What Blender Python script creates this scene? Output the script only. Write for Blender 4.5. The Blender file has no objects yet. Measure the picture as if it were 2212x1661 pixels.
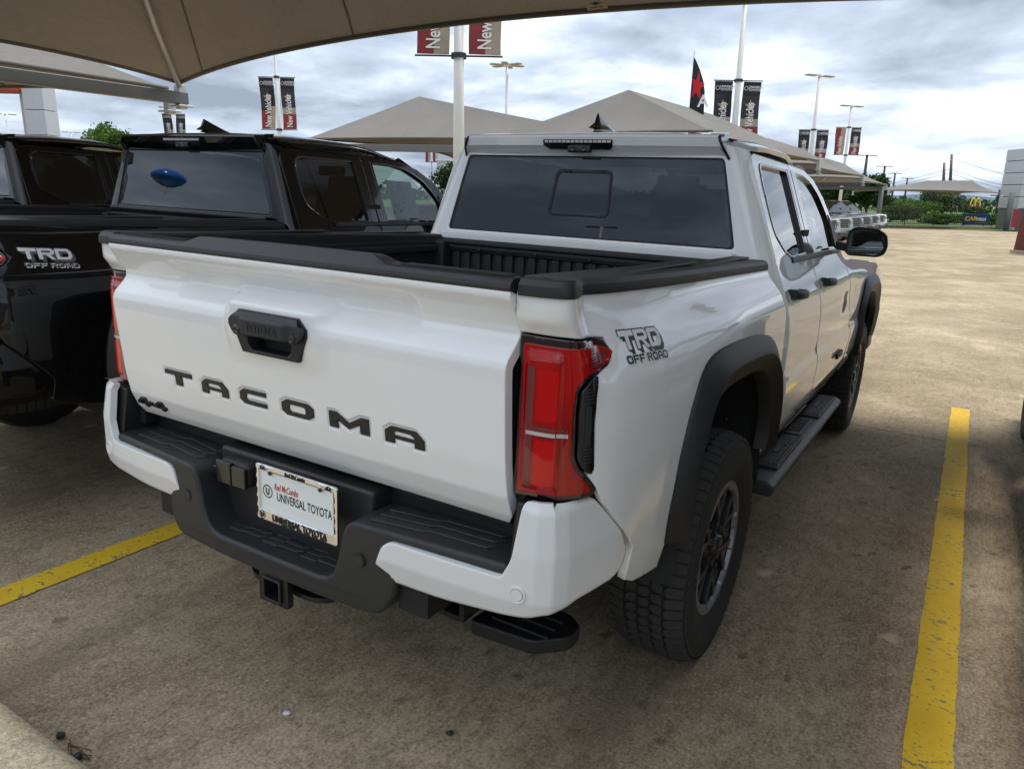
import bpy, bmesh, math, random
import numpy as np
from mathutils import Vector, Matrix
from mathutils.geometry import delaunay_2d_cdt

random.seed(7); np.random.seed(7)
SC = bpy.context.scene
COL = SC.collection
R_ = math.radians

# ------------------------------------------------------------------ camera
CAM_POS = (1.53535, -2.35120, 1.54081)
CF = Vector((-0.50537, 0.82676, -0.24711)); CR = Vector((0.85068, 0.52537, 0.01800)); CU = Vector((-0.14470, 0.20111, 0.96882))
cam_data = bpy.data.cameras.new('camera'); cam = bpy.data.objects.new('camera', cam_data); COL.objects.link(cam)
cam.matrix_world = Matrix(((CR.x, CU.x, -CF.x, CAM_POS[0]), (CR.y, CU.y, -CF.y, CAM_POS[1]), (CR.z, CU.z, -CF.z, CAM_POS[2]), (0, 0, 0, 1)))
cam_data.sensor_width = 36.0; cam_data.lens = 1594.2 / 2212 * 36; cam_data.clip_start = .05; cam_data.clip_end = 9000
SC.camera = cam

# ------------------------------------------------------------------ sky, sun, exposure
SUN_EL, SUN_AZ = 66.0, 15.0          # azimuth clockwise from +Y
W_ = bpy.data.worlds.new('World'); SC.world = W_; W_.use_nodes = True
nt = W_.node_tree; nt.nodes.clear()
def wn(t, **k):
    n = nt.nodes.new(t)
    for a, v in k.items(): setattr(n, a, v)
    return n
def wl(a, b): nt.links.new(a, b)
wout = wn('ShaderNodeOutputWorld'); wbg = wn('ShaderNodeBackground'); wbg.inputs['Strength'].default_value = .1
sky = wn('ShaderNodeTexSky', sky_type='NISHITA', sun_disc=False, sun_elevation=R_(SUN_EL), sun_rotation=R_(SUN_AZ), dust_density=1.5, ozone_density=1.2)
tc = wn('ShaderNodeTexCoord'); sp = wn('ShaderNodeSeparateXYZ'); wl(tc.outputs['Generated'], sp.inputs[0])
def wmath(op, a, b=None, c=None, clamp=False):
    n = wn('ShaderNodeMath', operation=op, use_clamp=clamp)
    for i, v in enumerate((a, b, c)):
        if v is None: continue
        if isinstance(v, (int, float)): n.inputs[i].default_value = v
        else: wl(v, n.inputs[i])
    return n.outputs[0]
zc = wmath('MAXIMUM', sp.outputs['Z'], 0.0); zz_ = wmath('ADD', zc, .16)
cx = wmath('DIVIDE', sp.outputs['X'], zz_); cy = wmath('DIVIDE', sp.outputs['Y'], zz_)
cmb = wn('ShaderNodeCombineXYZ'); wl(cx, cmb.inputs[0]); wl(cy, cmb.inputs[1])
def wnoise(scale, detail, rough, off, dist=0.0):
    mp = wn('ShaderNodeMapping'); mp.inputs['Location'].default_value = off; wl(cmb.outputs[0], mp.inputs[0])
    n = wn('ShaderNodeTexNoise'); n.inputs['Scale'].default_value = scale; n.inputs['Detail'].default_value = detail
    n.inputs['Roughness'].default_value = rough; n.inputs['Distortion'].default_value = dist; wl(mp.outputs[0], n.inputs['Vector'])
    return n.outputs['Fac']
n1 = wnoise(.62, 7, .52, (5.4, 8.2, 0), .35); n2 = wnoise(1.7, 7, .56, (11.3, 2.2, 4), .25)
nsum = wmath('ADD', wmath('MULTIPLY', n1, .64), wmath('MULTIPLY', n2, .36))
cr = wn('ShaderNodeValToRGB'); wl(nsum, cr.inputs[0]); e = cr.color_ramp.elements     # cloud brightness: dark bases to bright tops
e[0].position = .39; e[0].color = (2.2, 2.65, 3.35, 1); e[1].position = .71; e[1].color = (13.5, 13.5, 13.6, 1)
m_ = cr.color_ramp.elements.new(.495); m_.color = (4.1, 4.75, 5.7, 1)
m_ = cr.color_ramp.elements.new(.595); m_.color = (7.6, 8.2, 9.0, 1)
n3 = wnoise(.9, 6, .5, (41, 17, 2), .2)
cov = wn('ShaderNodeMapRange'); wl(n3, cov.inputs[0]); cov.inputs[1].default_value = .30; cov.inputs[2].default_value = .42; cov.inputs[3].default_value = .72; cov.inputs[4].default_value = .98
wmix = wn('ShaderNodeMix', data_type='RGBA'); wl(cov.outputs[0], wmix.inputs[0]); wl(sky.outputs[0], wmix.inputs[6]); wl(cr.outputs[0], wmix.inputs[7])
wl(wmix.outputs[2], wbg.inputs['Color']); wl(wbg.outputs[0], wout.inputs[0])

sun_d = bpy.data.lights.new('sun', 'SUN'); sun_d.energy = 2.0; sun_d.angle = R_(12); sun_d.color = (1, .95, .87)
sun = bpy.data.objects.new('sun', sun_d); COL.objects.link(sun)
_s = Vector((math.sin(R_(SUN_AZ)) * math.cos(R_(SUN_EL)), math.cos(R_(SUN_AZ)) * math.cos(R_(SUN_EL)), math.sin(R_(SUN_EL))))
sun.rotation_euler = _s.to_track_quat('Z', 'Y').to_euler(); sun.location = (0, 0, 30)
SC.view_settings.view_transform = 'Standard'; SC.view_settings.look = 'None'; SC.view_settings.gamma = 1; SC.view_settings.exposure = 0.74
SC.view_settings.use_curve_mapping = False
SC.render.engine = 'CYCLES'; SC.cycles.use_denoising = True; SC.cycles.max_bounces = 8; SC.cycles.transparent_max_bounces = 12
SC.cycles.sample_clamp_indirect = 6

# ------------------------------------------------------------------ materials
MATS = {}
class NT:
    def __init__(s, name):
        s.m = bpy.data.materials.new(name); s.m.use_nodes = True; s.t = s.m.node_tree; s.b = s.t.nodes['Principled BSDF']; MATS[name] = s.m
    def n(s, t, **k):
        n = s.t.nodes.new(t)
        for a, v in k.items(): setattr(n, a, v)
        return n
    def l(s, a, b): s.t.links.new(a, b)
    def coord(s, kind='Object'): return s.n('ShaderNodeTexCoord').outputs[kind]
    def geo(s): return s.n('ShaderNodeNewGeometry').outputs['Position']
    def noise(s, vec, scale, detail=4, rough=.5, stretch=None, dist=0):
        if stretch:
            mp = s.n('ShaderNodeMapping'); mp.inputs['Scale'].default_value = stretch; s.l(vec, mp.inputs[0]); vec = mp.outputs[0]
        n = s.n('ShaderNodeTexNoise'); n.inputs['Scale'].default_value = scale; n.inputs['Detail'].default_value = detail; n.inputs['Roughness'].default_value = rough
        n.inputs['Distortion'].default_value = dist; s.l(vec, n.inputs['Vector']); return n.outputs['Fac']
    def ramp(s, fac, stops):
        r = s.n('ShaderNodeValToRGB'); s.l(fac, r.inputs[0]); el = r.color_ramp.elements
        while len(el) < len(stops): el.new(.5)
        for e_, (p, c) in zip(el, stops):
            e_.position = p; e_.color = (c, c, c, 1) if isinstance(c, (int, float)) else (*c, 1)
        return r.outputs[0]
    def mix(s, fac, a, b, mode='MIX'):
        n = s.n('ShaderNodeMix', data_type='RGBA', blend_type=mode)
        for i, v in ((0, fac), (6, a), (7, b)):
            if isinstance(v, (int, float)): n.inputs[i].default_value = v
            elif isinstance(v, tuple): n.inputs[i].default_value = (*v, 1)
            else: s.l(v, n.inputs[i])
        return n.outputs[2]
    def math(s, op, a, b=None):
        n = s.n('ShaderNodeMath', operation=op)
        for i, v in enumerate((a, b)):
            if v is None: continue
            if isinstance(v, (int, float)): n.inputs[i].default_value = v
            else: s.l(v, n.inputs[i])
        return n.outputs[0]
    def bump(s, h, strength, dist=.002, prev=None):
        n = s.n('ShaderNodeBump'); n.inputs['Strength'].default_value = strength; n.inputs['Distance'].default_value = dist; s.l(h, n.inputs['Height'])
        if prev: s.l(prev, n.inputs['Normal'])
        s.l(n.outputs[0], s.b.inputs['Normal']); return n.outputs[0]
    def set(s, **k):
        for a, v in k.items():
            i = s.b.inputs[a.replace('_', ' ')]
            if isinstance(v, tuple): i.default_value = (*v, 1) if len(v) == 3 else v
            elif isinstance(v, (int, float)): i.default_value = v
            else: s.l(v, i)
        return s
def plain(name, col, rough=.5, metal=0, spec=.5, coat=0, bump=None, var=.0):
    m = NT(name); m.set(Base_Color=col, Roughness=rough, Metallic=metal, Specular_IOR_Level=spec)
    if coat: m.set(Coat_Weight=coat, Coat_Roughness=.03)
    if var:
        f = m.noise(m.geo(), 3.0, 5, .6); m.set(Base_Color=m.mix(f, tuple(c * (1 - var) for c in col), tuple(min(1, c * (1 + var)) for c in col)))
    if bump: m.bump(m.noise(m.coord(), bump[0], 3, .6), bump[1], .001)
    return m.m
# paint
def paint(name, col, rough=.32, metal=0.0, coat=1.0):
    m = NT(name); m.set(Base_Color=col, Roughness=rough, Metallic=metal, Coat_Weight=coat, Coat_Roughness=.008, Coat_IOR=1.62, Specular_IOR_Level=.12)
    f = m.noise(m.coord(), 2.2, 5, .6); d = m.ramp(f, [(.35, .94), (.7, 1.0)])       # faint dust film
    m.set(Base_Color=m.mix(1.0, col, d, 'MULTIPLY'))
    return m.m
paint('paint_white', (.86, .86, .85), .35); paint('paint_black', (.004, .004, .0045), .25, coat=.6); paint('paint_silver', (.42, .44, .46), .3, .55)
paint('paint_navy', (.02, .03, .06), .25); paint('paint_grey', (.10, .11, .12), .28, .3); paint('paint_green_grey', (.30, .36, .36), .3, .4)
plain('bumper_white', (.76, .76, .75), .30, coat=.35, bump=(700, .03))
plain('plastic_black', (.013, .013, .014), .50, bump=(900, .22)); plain('plastic_cap', (.020, .021, .023), .46, bump=(1200, .3))
plain('plastic_gloss', (.008, .008, .009), .12, coat=.6); plain('bumper_black', (.022, .023, .025), .44, bump=(800, .2), var=.2)
plain('liner', (.018, .018, .020), .60, bump=(420, .6)); plain('pad', (.028, .029, .031), .45, bump=(1500, .5))
plain('rubber', (.017, .0165, .016), .75, bump=(500, .15), var=.25); plain('tread_rubber', (.034, .032, .029), .85, bump=(300, .3), var=.35)
plain('chassis', (.010, .010, .010), .7); plain('well', (.012, .012, .012), .8, bump=(60, .3)); plain('frame_black', (.012, .012, .013), .3, coat=.3)
plain('rim_black', (.020, .021, .023), .32, .3); plain('rim_silver', (.22, .225, .23), .45, .6)
plain('chrome', (.75, .75, .76), .06, 1.0); plain('letter_black', (.006, .006, .007), .38); plain('decal_white', (.72, .72, .71), .4)
plain('decal_grey', (.10, .10, .105), .4); plain('decal_black', (.008, .008, .009), .4); plain('decal_red', (.42, .012, .012), .4)
plain('interior', (.03, .029, .028), .8); plain('seat_fabric', (.045, .043, .040), .9); plain('interior_light', (.26, .25, .23), .8)
plain('steel_galv', (.50, .51, .52), .42, .55, var=.12); plain('beam_grey', (.15, .155, .16), .5, .1, var=.08); plain('pole_white', (.74, .73, .70), .45, var=.06)
plain('pole_dark', (.03, .03, .03), .5); plain('lamp_head', (.45, .40, .30), .5); plain('sticker_white', (.80, .82, .80), .6); plain('sticker_ink', (.12, .16, .17), .6)
plain('sticker_blue', (.12, .35, .55), .6); plain('gasket', (.006, .006, .006), .5); plain('stone_dark', (.04, .045, .043), .9, var=.4)
plain('facade', (.55, .56, .57), .45, .2, var=.05); plain('facade_joint', (.16, .16, .17), .6); plain('red_band', (.60, .035, .03), .4)
plain('brick_red', (.13, .035, .025), .75, var=.25, bump=(40, .4)); plain('sign_blue', (.012, .04, .20), .4); plain('sign_yellow', (.85, .58, .02), .4)
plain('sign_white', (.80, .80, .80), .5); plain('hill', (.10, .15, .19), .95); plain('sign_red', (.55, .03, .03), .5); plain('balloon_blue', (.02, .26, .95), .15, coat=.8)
plain('grille_dark', (.02, .02, .021), .4); plain('beige_wall', (.50, .45, .38), .8, var=.06); plain('leaf_bit', (.05, .045, .03), .9); plain('twig', (.12, .06, .03), .9)
# tail light lenses
m = NT('lens_red'); m.set(Base_Color=m.mix(m.ramp(m.noise(m.coord(), 14, 3, .5, (1, 1, .35)), [(.35, 0.), (.65, 1.)]), (.27, .001, .002), (.44, .0012, .002)), Roughness=.2, Specular_IOR_Level=.1, Coat_Weight=1.0, Coat_Roughness=.02, Subsurface_Weight=0.0, Transmission_Weight=.0)
m.set(Emission_Color=(.5, .0, .0), Emission_Strength=0.0)
plain('lens_bright', (.52, .0015, .002), .2, spec=.1, coat=.8)
m = NT('lens_dark_red'); m.set(Base_Color=(.16, .002, .003), Roughness=.1, Coat_Weight=1.0, Coat_Roughness=.02)
w = m.n('ShaderNodeTexWave', wave_type='BANDS', bands_direction='Z'); w.inputs['Scale'].default_value = 55; m.l(m.coord(), w.inputs[0]); m.bump(w.outputs['Fac'], .5, .001)
plain('lens_smoke', (.02, .004, .004), .08, coat=1.0)
m = NT('lens_clear'); m.set(Base_Color=(.55, .50, .50), Roughness=.15, Coat_Weight=1.0, Metallic=.4)
w = m.n('ShaderNodeTexWave', wave_type='BANDS', bands_direction='Z'); w.inputs['Scale'].default_value = 60; m.l(m.coord(), w.inputs[0]); m.bump(w.outputs['Fac'], .5, .001)
# glass: thin pane, tint + mirror reflection by fresnel
def glass(name, tint, dust=.0):
    m = NT(name); nt_ = m.t; nt_.nodes.remove(m.b); out = nt_.nodes['Material Output']
    tr = m.n('ShaderNodeBsdfTransparent'); tr.inputs[0].default_value = (*tint, 1)
    gl = m.n('ShaderNodeBsdfGlossy'); gl.inputs['Roughness'].default_value = .0; gl.inputs[0].default_value = (.95, .97, 1, 1)
    fr = m.n('ShaderNodeFresnel'); fr.inputs[0].default_value = 1.75
    mx = m.n('ShaderNodeMixShader'); m.l(fr.outputs[0], mx.inputs[0]); m.l(tr.outputs[0], mx.inputs[1]); m.l(gl.outputs[0], mx.inputs[2])
    df = m.n('ShaderNodeBsdfDiffuse'); df.inputs[0].default_value = (.5, .48, .45, 1)
    f = m.noise(m.coord(), 60, 5, .7); d = m.ramp(f, [(.45, dust * .4), (.75, dust)])
    mx2 = m.n('ShaderNodeMixShader'); m.l(d, mx2.inputs[0]); m.l(mx.outputs[0], mx2.inputs[1]); m.l(df.outputs[0], mx2.inputs[2]); m.l(mx2.outputs[0], out.inputs[0])
    return m.m
glass('glass_privacy', (.030, .032, .036), .010); glass('glass_clear', (.55, .66, .60), .01); glass('glass_shield', (.6, .66, .62), .01)
m = NT('mirror_glass'); m.set(Base_Color=(.72, .80, .78), Metallic=1.0, Roughness=.02)
# canopy cloth: woven shade fabric
def cloth(name, col):
    m = NT(name); nt_ = m.t; out = nt_.nodes['Material Output']; g = m.geo()
    f = m.noise(g, 26, 4, .7, (1, .35, 1)); f2 = m.noise(g, 1.1, 4, .6, (1, .25, 1))
    c = m.mix(f, tuple(v * .78 for v in col), tuple(v * 1.22 for v in col)); c = m.mix(m.ramp(f2, [(.35, 0.), (.75, .45)]), c, tuple(v * 1.3 for v in col))
    m.set(Base_Color=c, Roughness=.9, Specular_IOR_Level=.1); m.bump(f, .25, .004)
    tl = m.n('ShaderNodeBsdfTranslucent'); m.l(m.mix(1.0, c, (1.3, 1.0, .70), 'MULTIPLY'), tl.inputs[0]); mx = m.n('ShaderNodeMixShader'); mx.inputs[0].default_value = .10
    m.l(m.b.outputs[0], mx.inputs[1]); m.l(tl.outputs[0], mx.inputs[2]); m.l(mx.outputs[0], out.inputs[0]); return m.m
cloth('canopy_cloth', (.215, .205, .19)); plain('canopy_hem', (.16, .145, .125), .9)
# foliage
def leafmat(name, a, b):
    m = NT(name); oi = m.n('ShaderNodeObjectInfo'); f = m.noise(m.geo(), .9, 4, .6); f2 = m.noise(m.geo(), 9, 2, .5)
    c = m.mix(f, a, b); c = m.mix(f2, tuple(v * .7 for v in a), c); m.set(Base_Color=c, Roughness=.6, Specular_IOR_Level=.25)
    out = m.t.nodes['Material Output']; tl = m.n('ShaderNodeBsdfTranslucent'); m.l(c, tl.inputs[0]); mx = m.n('ShaderNodeMixShader'); mx.inputs[0].default_value = .25
    m.l(m.b.outputs[0], mx.inputs[1]); m.l(tl.outputs[0], mx.inputs[2]); m.l(mx.outputs[0], out.inputs[0])
leafmat('leaf_bright', (.07, .16, .02), (.16, .27, .04)); leafmat('leaf_dark', (.022, .06, .014), (.055, .12, .022)); leafmat('leaf_grey', (.08, .12, .05), (.14, .17, .08))
plain('bark', (.09, .07, .05), .9, var=.3); plain('grass', (.09, .15, .03), .9, var=.3)
# concrete
def concrete(name, base, light, dark, spots=True):
    m = NT(name); g = m.geo()
    broom = m.noise(g, 9, 3, .65, (14, .35, 1)); broom2 = m.noise(g, 30, 2, .6, (9, .5, 1)); grit = m.noise(g, 95, 5, .85); blot = m.noise(g, .62, 7, .66, None, .5); blot2 = m.noise(g, 2.6, 6, .65, None, .3)
    c = m.mix(m.ramp(blot, [(.38, 0.), (.62, 1.)]), dark, light)
    c = m.mix(m.ramp(blot2, [(.36, .55), (.62, 0.)]), c, dark)
    c = m.mix(m.math('MULTIPLY', m.ramp(broom, [(.38, 0.), (.62, 1.)]), .34), c, base)
    c = m.mix(m.math('MULTIPLY', m.ramp(broom2, [(.45, 0.), (.7, 1.)]), .22), c, tuple(v * .62 for v in dark))
    c = m.mix(m.ramp(grit, [(.36, .85), (.49, 0.)]), c, tuple(v * .40 for v in dark))
    c = m.mix(m.ramp(grit, [(.53, 0.), (.66, .60)]), c, tuple(min(1, v * 1.45) for v in light))
    mot = m.noise(g, 24, 6, .75, (1, .55, 1), .3); c = m.mix(m.ramp(mot, [(.36, .42), (.50, 0.)]), c, tuple(v * .45 for v in dark)); c = m.mix(m.ramp(mot, [(.54, 0.), (.70, .30)]), c, light)
    if spots:
        v = m.n('ShaderNodeTexVoronoi'); v.inputs['Scale'].default_value = 9; v.inputs['Randomness'].default_value = 1
        jit = m.noise(g, 22, 3, .6); mp = m.n('ShaderNodeVectorMath', operation='MULTIPLY_ADD'); m.l(g, mp.inputs[0]); mp.inputs[1].default_value = (1, .75, 1)
        cj = m.n('ShaderNodeCombineXYZ'); jj = m.math('MULTIPLY', jit, .09); m.l(jj, cj.inputs[0]); m.l(jj, cj.inputs[1]); m.l(cj.outputs[0], mp.inputs[2]); m.l(mp.outputs[0], v.inputs['Vector'])
        sel = m.ramp(m.noise(g, 1.3, 4, .6), [(.46, 0.), (.60, 1.)])
        sp_ = m.math('MULTIPLY', m.ramp(v.outputs['Distance'], [(.10, 1.), (.20, 0.)]), sel)
        c = m.mix(m.math('MULTIPLY', sp_, .78), c, tuple(v_ * .34 for v_ in dark))
        v2 = m.n('ShaderNodeTexVoronoi'); v2.inputs['Scale'].default_value = 1.9; m.l(mp.outputs[0], v2.inputs['Vector'])
        c = m.mix(m.math('MULTIPLY', m.ramp(v2.outputs['Distance'], [(.05, 1.), (.085, 0.)]), .55), c, tuple(min(1, v_ * 1.35) for v_ in light))
    if spots:
        # rubber worn into the wheel tracks of the bays
        sx_ = m.n('ShaderNodeSeparateXYZ'); m.l(g, sx_.inputs[0]); fx = m.math('FRACT', m.math('DIVIDE', m.math('ADD', sx_.outputs[0], 13.47), 3.02))
        tr_ = m.ramp(fx, [(.10, 0.), (.19, 1.), (.28, 0.), (.63, 0.), (.72, 1.), (.81, 0.)]); yl = m.ramp(m.math('DIVIDE', m.math('ADD', sx_.outputs[1], 2.0), 12.0), [(.0, 1.), (.52, 1.), (.75, .15)])
        tw_ = m.math('MULTIPLY', m.math('MULTIPLY', tr_, yl), m.ramp(m.noise(g, 1.6, 6, .65, (2.5, .5, 1)), [(.36, 0.), (.62, .55)])); c = m.mix(tw_, c, tuple(v_ * .5 for v_ in dark))
        # hairline cracks
        jv = m.n('ShaderNodeVectorMath', operation='MULTIPLY_ADD'); nz = m.n('ShaderNodeTexNoise'); nz.inputs['Scale'].default_value = 2.2; nz.inputs['Detail'].default_value = 6; m.l(g, nz.inputs['Vector']); m.l(nz.outputs['Color'], jv.inputs[0]); jv.inputs[1].default_value = (.55, .55, 0); m.l(g, jv.inputs[2])
        vc = m.n('ShaderNodeTexVoronoi', feature='DISTANCE_TO_EDGE'); vc.inputs['Scale'].default_value = .33; m.l(jv.outputs[0], vc.inputs['Vector'])
        ck = m.math('MULTIPLY', m.ramp(vc.outputs['Distance'], [(.0006, 1.), (.0022, 0.)]), m.ramp(m.noise(g, .5, 3, .5), [(.54, 0.), (.62, .30)])); c = m.mix(ck, c, tuple(v_ * .3 for v_ in dark))
    m.set(Base_Color=c, Roughness=.88, Specular_IOR_Level=.3)
    h = m.math('ADD', m.math('MULTIPLY', broom2, .8), m.math('MULTIPLY', grit, .7)); m.bump(h, .55, .004)
    return m.m
concrete('concrete_lot', (.46, .36, .235), (.60, .485, .325), (.26, .20, .127))
concrete('concrete_curb', (.58, .50, .34), (.66, .58, .41), (.38, .32, .22), False)
m = NT('road_paint'); g = m.geo(); chip = m.noise(g, 34, 5, .7, (1, 1.6, 1)); big = m.noise(g, 4, 4, .6)
c = m.mix(m.ramp(big, [(.3, 0.), (.7, 1.)]), (.66, .40, .010), (.78, .52, .015)); gr = m.noise(g, 240, 3, .7); c = m.mix(m.ramp(gr, [(.3, .4), (.5, 0.)]), c, (.30, .17, .01))
m.set(Base_Color=m.mix(m.ramp(m.math('ADD', m.math('MULTIPLY', chip, .72), m.math('MULTIPLY', big, .28)), [(.568, 0.), (.59, .9)]), c, (.17, .14, .095)), Roughness=.75); m.bump(gr, .3, .003)
plain('asphalt', (.055, .054, .052), .9, var=.3, bump=(90, .5)); plain('joint_dark', (.05, .043, .033), .9)
# banner prints (flat print on cloth)
plain('print_black', (.015, .014, .016), .75, var=.3); plain('print_red', (.24, .035, .04), .75, var=.45); plain('print_sand', (.38, .32, .24), .75, var=.35); plain('print_navy', (.032, .028, .036), .75, var=.4)
plain('print_white', (.82, .82, .82), .7); plain('flag_red', (.55, .01, .02), .7); plain('flag_black', (.012, .014, .022), .7)
M_ = MATS
# ------------------------------------------------------------------ mesh helpers
def link(name, me, mat, parent=None):
    o = bpy.data.objects.new(name, me); COL.objects.link(o)
    if mat is not None and not me.materials: me.materials.append(M_[mat] if isinstance(mat, str) else mat)
    if parent is not None: o.parent = parent
    return o
def tag(o, label, cat, group=None):
    o['label'] = label; o['category'] = cat
    if group: o['group'] = group
    return o
def empty(name, loc=(0, 0, 0), rz=0):
    o = bpy.data.objects.new(name, None); COL.objects.link(o); o.location = loc; o.rotation_euler = (0, 0, rz); o.empty_display_size = .1; return o
def struct(o): o['kind'] = 'structure'; return o
def stuff(o): o['kind'] = 'stuff'; return o
class MB:
    """collects boxes, tubes, prisms ... and links them as ONE mesh"""
    def __init__(s): s.v = []; s.f = []; s.sm = []
    def add(s, vs, fs, smooth=False):
        o = len(s.v); s.v += [tuple(map(float, p)) for p in vs]; s.f += [tuple(i + o for i in f) for f in fs]; s.sm += [smooth] * len(fs); return s
    def box(s, c, d, rz=0, M=None):
        pts = [Vector((sx * d[0] / 2, sy * d[1] / 2, sz * d[2] / 2)) for sz in (-1, 1) for sy in (-1, 1) for sx in (-1, 1)]
        if rz: pts = [Matrix.Rotation(rz, 3, 'Z') @ p for p in pts]
        if M: pts = [M @ p for p in pts]
        return s.add([p + Vector(c) for p in pts], [(0, 2, 3, 1), (4, 5, 7, 6), (0, 1, 5, 4), (2, 6, 7, 3), (0, 4, 6, 2), (1, 3, 7, 5)])
    def tube(s, pts, r, n=10, cap=True, smooth=True):
        pts = [Vector(p) for p in pts]; rr = r if isinstance(r, (list, tuple)) else [r] * len(pts); vs = []; fs = []; prev = None
        for i, p in enumerate(pts):
            d = (pts[min(i + 1, len(pts) - 1)] - pts[max(i - 1, 0)]).normalized()
            if prev is None: a = d.orthogonal().normalized()
            else: a = (prev - d * prev.dot(d)).normalized()
            prev = a; b = d.cross(a)
            vs += [p + (a * math.cos(t) + b * math.sin(t)) * rr[i] for t in [2 * math.pi * k / n for k in range(n)]]
        for i in range(len(pts) - 1):
            for k in range(n): fs.append((i * n + k, i * n + (k + 1) % n, (i + 1) * n + (k + 1) % n, (i + 1) * n + k))
        s.add(vs, fs, smooth)
        if cap:
            m = len(s.v) - len(vs); s.f += [tuple(m + k for k in reversed(range(n))), tuple(m + len(vs) - n + k for k in range(n))]; s.sm += [False, False]
        return s
    def lathe(s, prof, n=48, axis='X', c=(0, 0, 0), smooth=True, closed=False):
        vs = []; m = len(prof)
        for k in range(n):
            t = 2 * math.pi * k / n
            for (a, r) in prof:
                q = (a, r * math.cos(t), r * math.sin(t)) if axis == 'X' else (r * math.cos(t), r * math.sin(t), a)
                if axis == 'Y': q = (r * math.cos(t), a, -r * math.sin(t))
                vs.append((q[0] + c[0], q[1] + c[1], q[2] + c[2]))
        fs = []
        for k in range(n):
            for i in range(m - (0 if closed else 1)):
                j = (i + 1) % m; k2 = (k + 1) % n; fs.append((k * m + i, k * m + j, k2 * m + j, k2 * m + i))
        return s.add(vs, fs, smooth)
    def prism(s, poly, f, a, b, smooth=False):
        """poly 2D -> f(u,v,t) with t=a..b ; fan is left to ngon caps"""
        n = len(poly); vs = [f(u, v, a) for u, v in poly] + [f(u, v, b) for u, v in poly]
        fs = [tuple(range(n)), tuple(reversed(range(n, 2 * n)))] + [(i, i + n, (i + 1) % n + n, (i + 1) % n) for i in range(n)]
        return s.add(vs, fs, smooth)
    def build(s, name, mat, parent=None, bevel=0, seg=2, fix=True, smooth_angle=None):
        me = bpy.data.meshes.new(name); me.from_pydata(s.v, [], s.f); me.polygons.foreach_set('use_smooth', s.sm)
        if bevel or fix or smooth_angle:
            bm = bmesh.new(); bm.from_mesh(me)
            if fix or bevel: bmesh.ops.recalc_face_normals(bm, faces=bm.faces)
            if bevel:
                ed = [e for e in bm.edges if len(e.link_faces) == 2 and e.calc_face_angle(0) > .5]
                bmesh.ops.bevel(bm, geom=ed, offset=bevel, segments=seg, profile=.5, affect='EDGES', clamp_overlap=True)
                for f in bm.faces: f.smooth = True
            if smooth_angle:
                for f in bm.faces: f.smooth = True
                for e in bm.edges: e.smooth = not (len(e.link_faces) == 2 and e.calc_face_angle(0) > smooth_angle)
            bm.to_mesh(me); bm.free()
        if bevel:      # area weighted normals keep the flats flat
            nv = np.zeros((len(me.vertices), 3))
            for p in me.polygons:
                a = np.array(p.normal) * (p.area ** 1.0)
                for i in p.vertices: nv[i] += a
            nv /= np.maximum(np.linalg.norm(nv, axis=1)[:, None], 1e-12); me.normals_split_custom_set_from_vertices(nv.tolist())
        return link(name, me, mat, parent)
def smooth(a, b, t):
    t = np.clip((t - a) / (b - a), 0, 1); return t * t * (3 - 2 * t)
def pip(P, poly):
    P = np.asarray(P); poly = np.asarray(poly); x, y = P[:, 0], P[:, 1]; c = np.zeros(len(P), bool); j = len(poly) - 1
    for i in range(len(poly)):
        xi, yi = poly[i]; xj, yj = poly[j]
        if yi != yj: c ^= ((yi > y) != (yj > y)) & (x < (xj - xi) * (y - yi) / (yj - yi) + xi)
        j = i
    return c
def pdist(P, poly):
    P = np.asarray(P)[:, None, :]; A = np.asarray(poly, float)[None]; B = np.roll(A, -1, 1); d = B - A
    t = np.clip(((P - A) * d).sum(-1) / np.maximum((d * d).sum(-1), 1e-12), 0, 1); return np.sqrt((((A + d * t[..., None]) - P) ** 2).sum(-1)).min(1)
def resample(poly, step):
    out = []; n = len(poly)
    for i in range(n):
        a, b = np.array(poly[i], float), np.array(poly[(i + 1) % n], float); k = max(1, int(math.ceil(np.hypot(*(b - a)) / step)))
        out += [tuple(a + (b - a) * t / k) for t in range(k)]
    return out
def rounded(poly, r, n=4):
    out = []; m = len(poly)
    for i in range(m):
        p0, p, p1 = (np.array(poly[j % m], float) for j in (i - 1, i, i + 1)); rr = r[i] if isinstance(r, (list, tuple)) else r
        a, b = p0 - p, p1 - p; la, lb = np.hypot(*a), np.hypot(*b); q = min(rr, la * .45, lb * .45)
        if q <= 1e-6: out.append(tuple(p)); continue
        A, B = p + a / la * q, p + b / lb * q
        for t in np.linspace(0, 1, n + 1): out.append(tuple((1 - t) ** 2 * A + 2 * t * (1 - t) * p + t * t * B))
    return out
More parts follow.
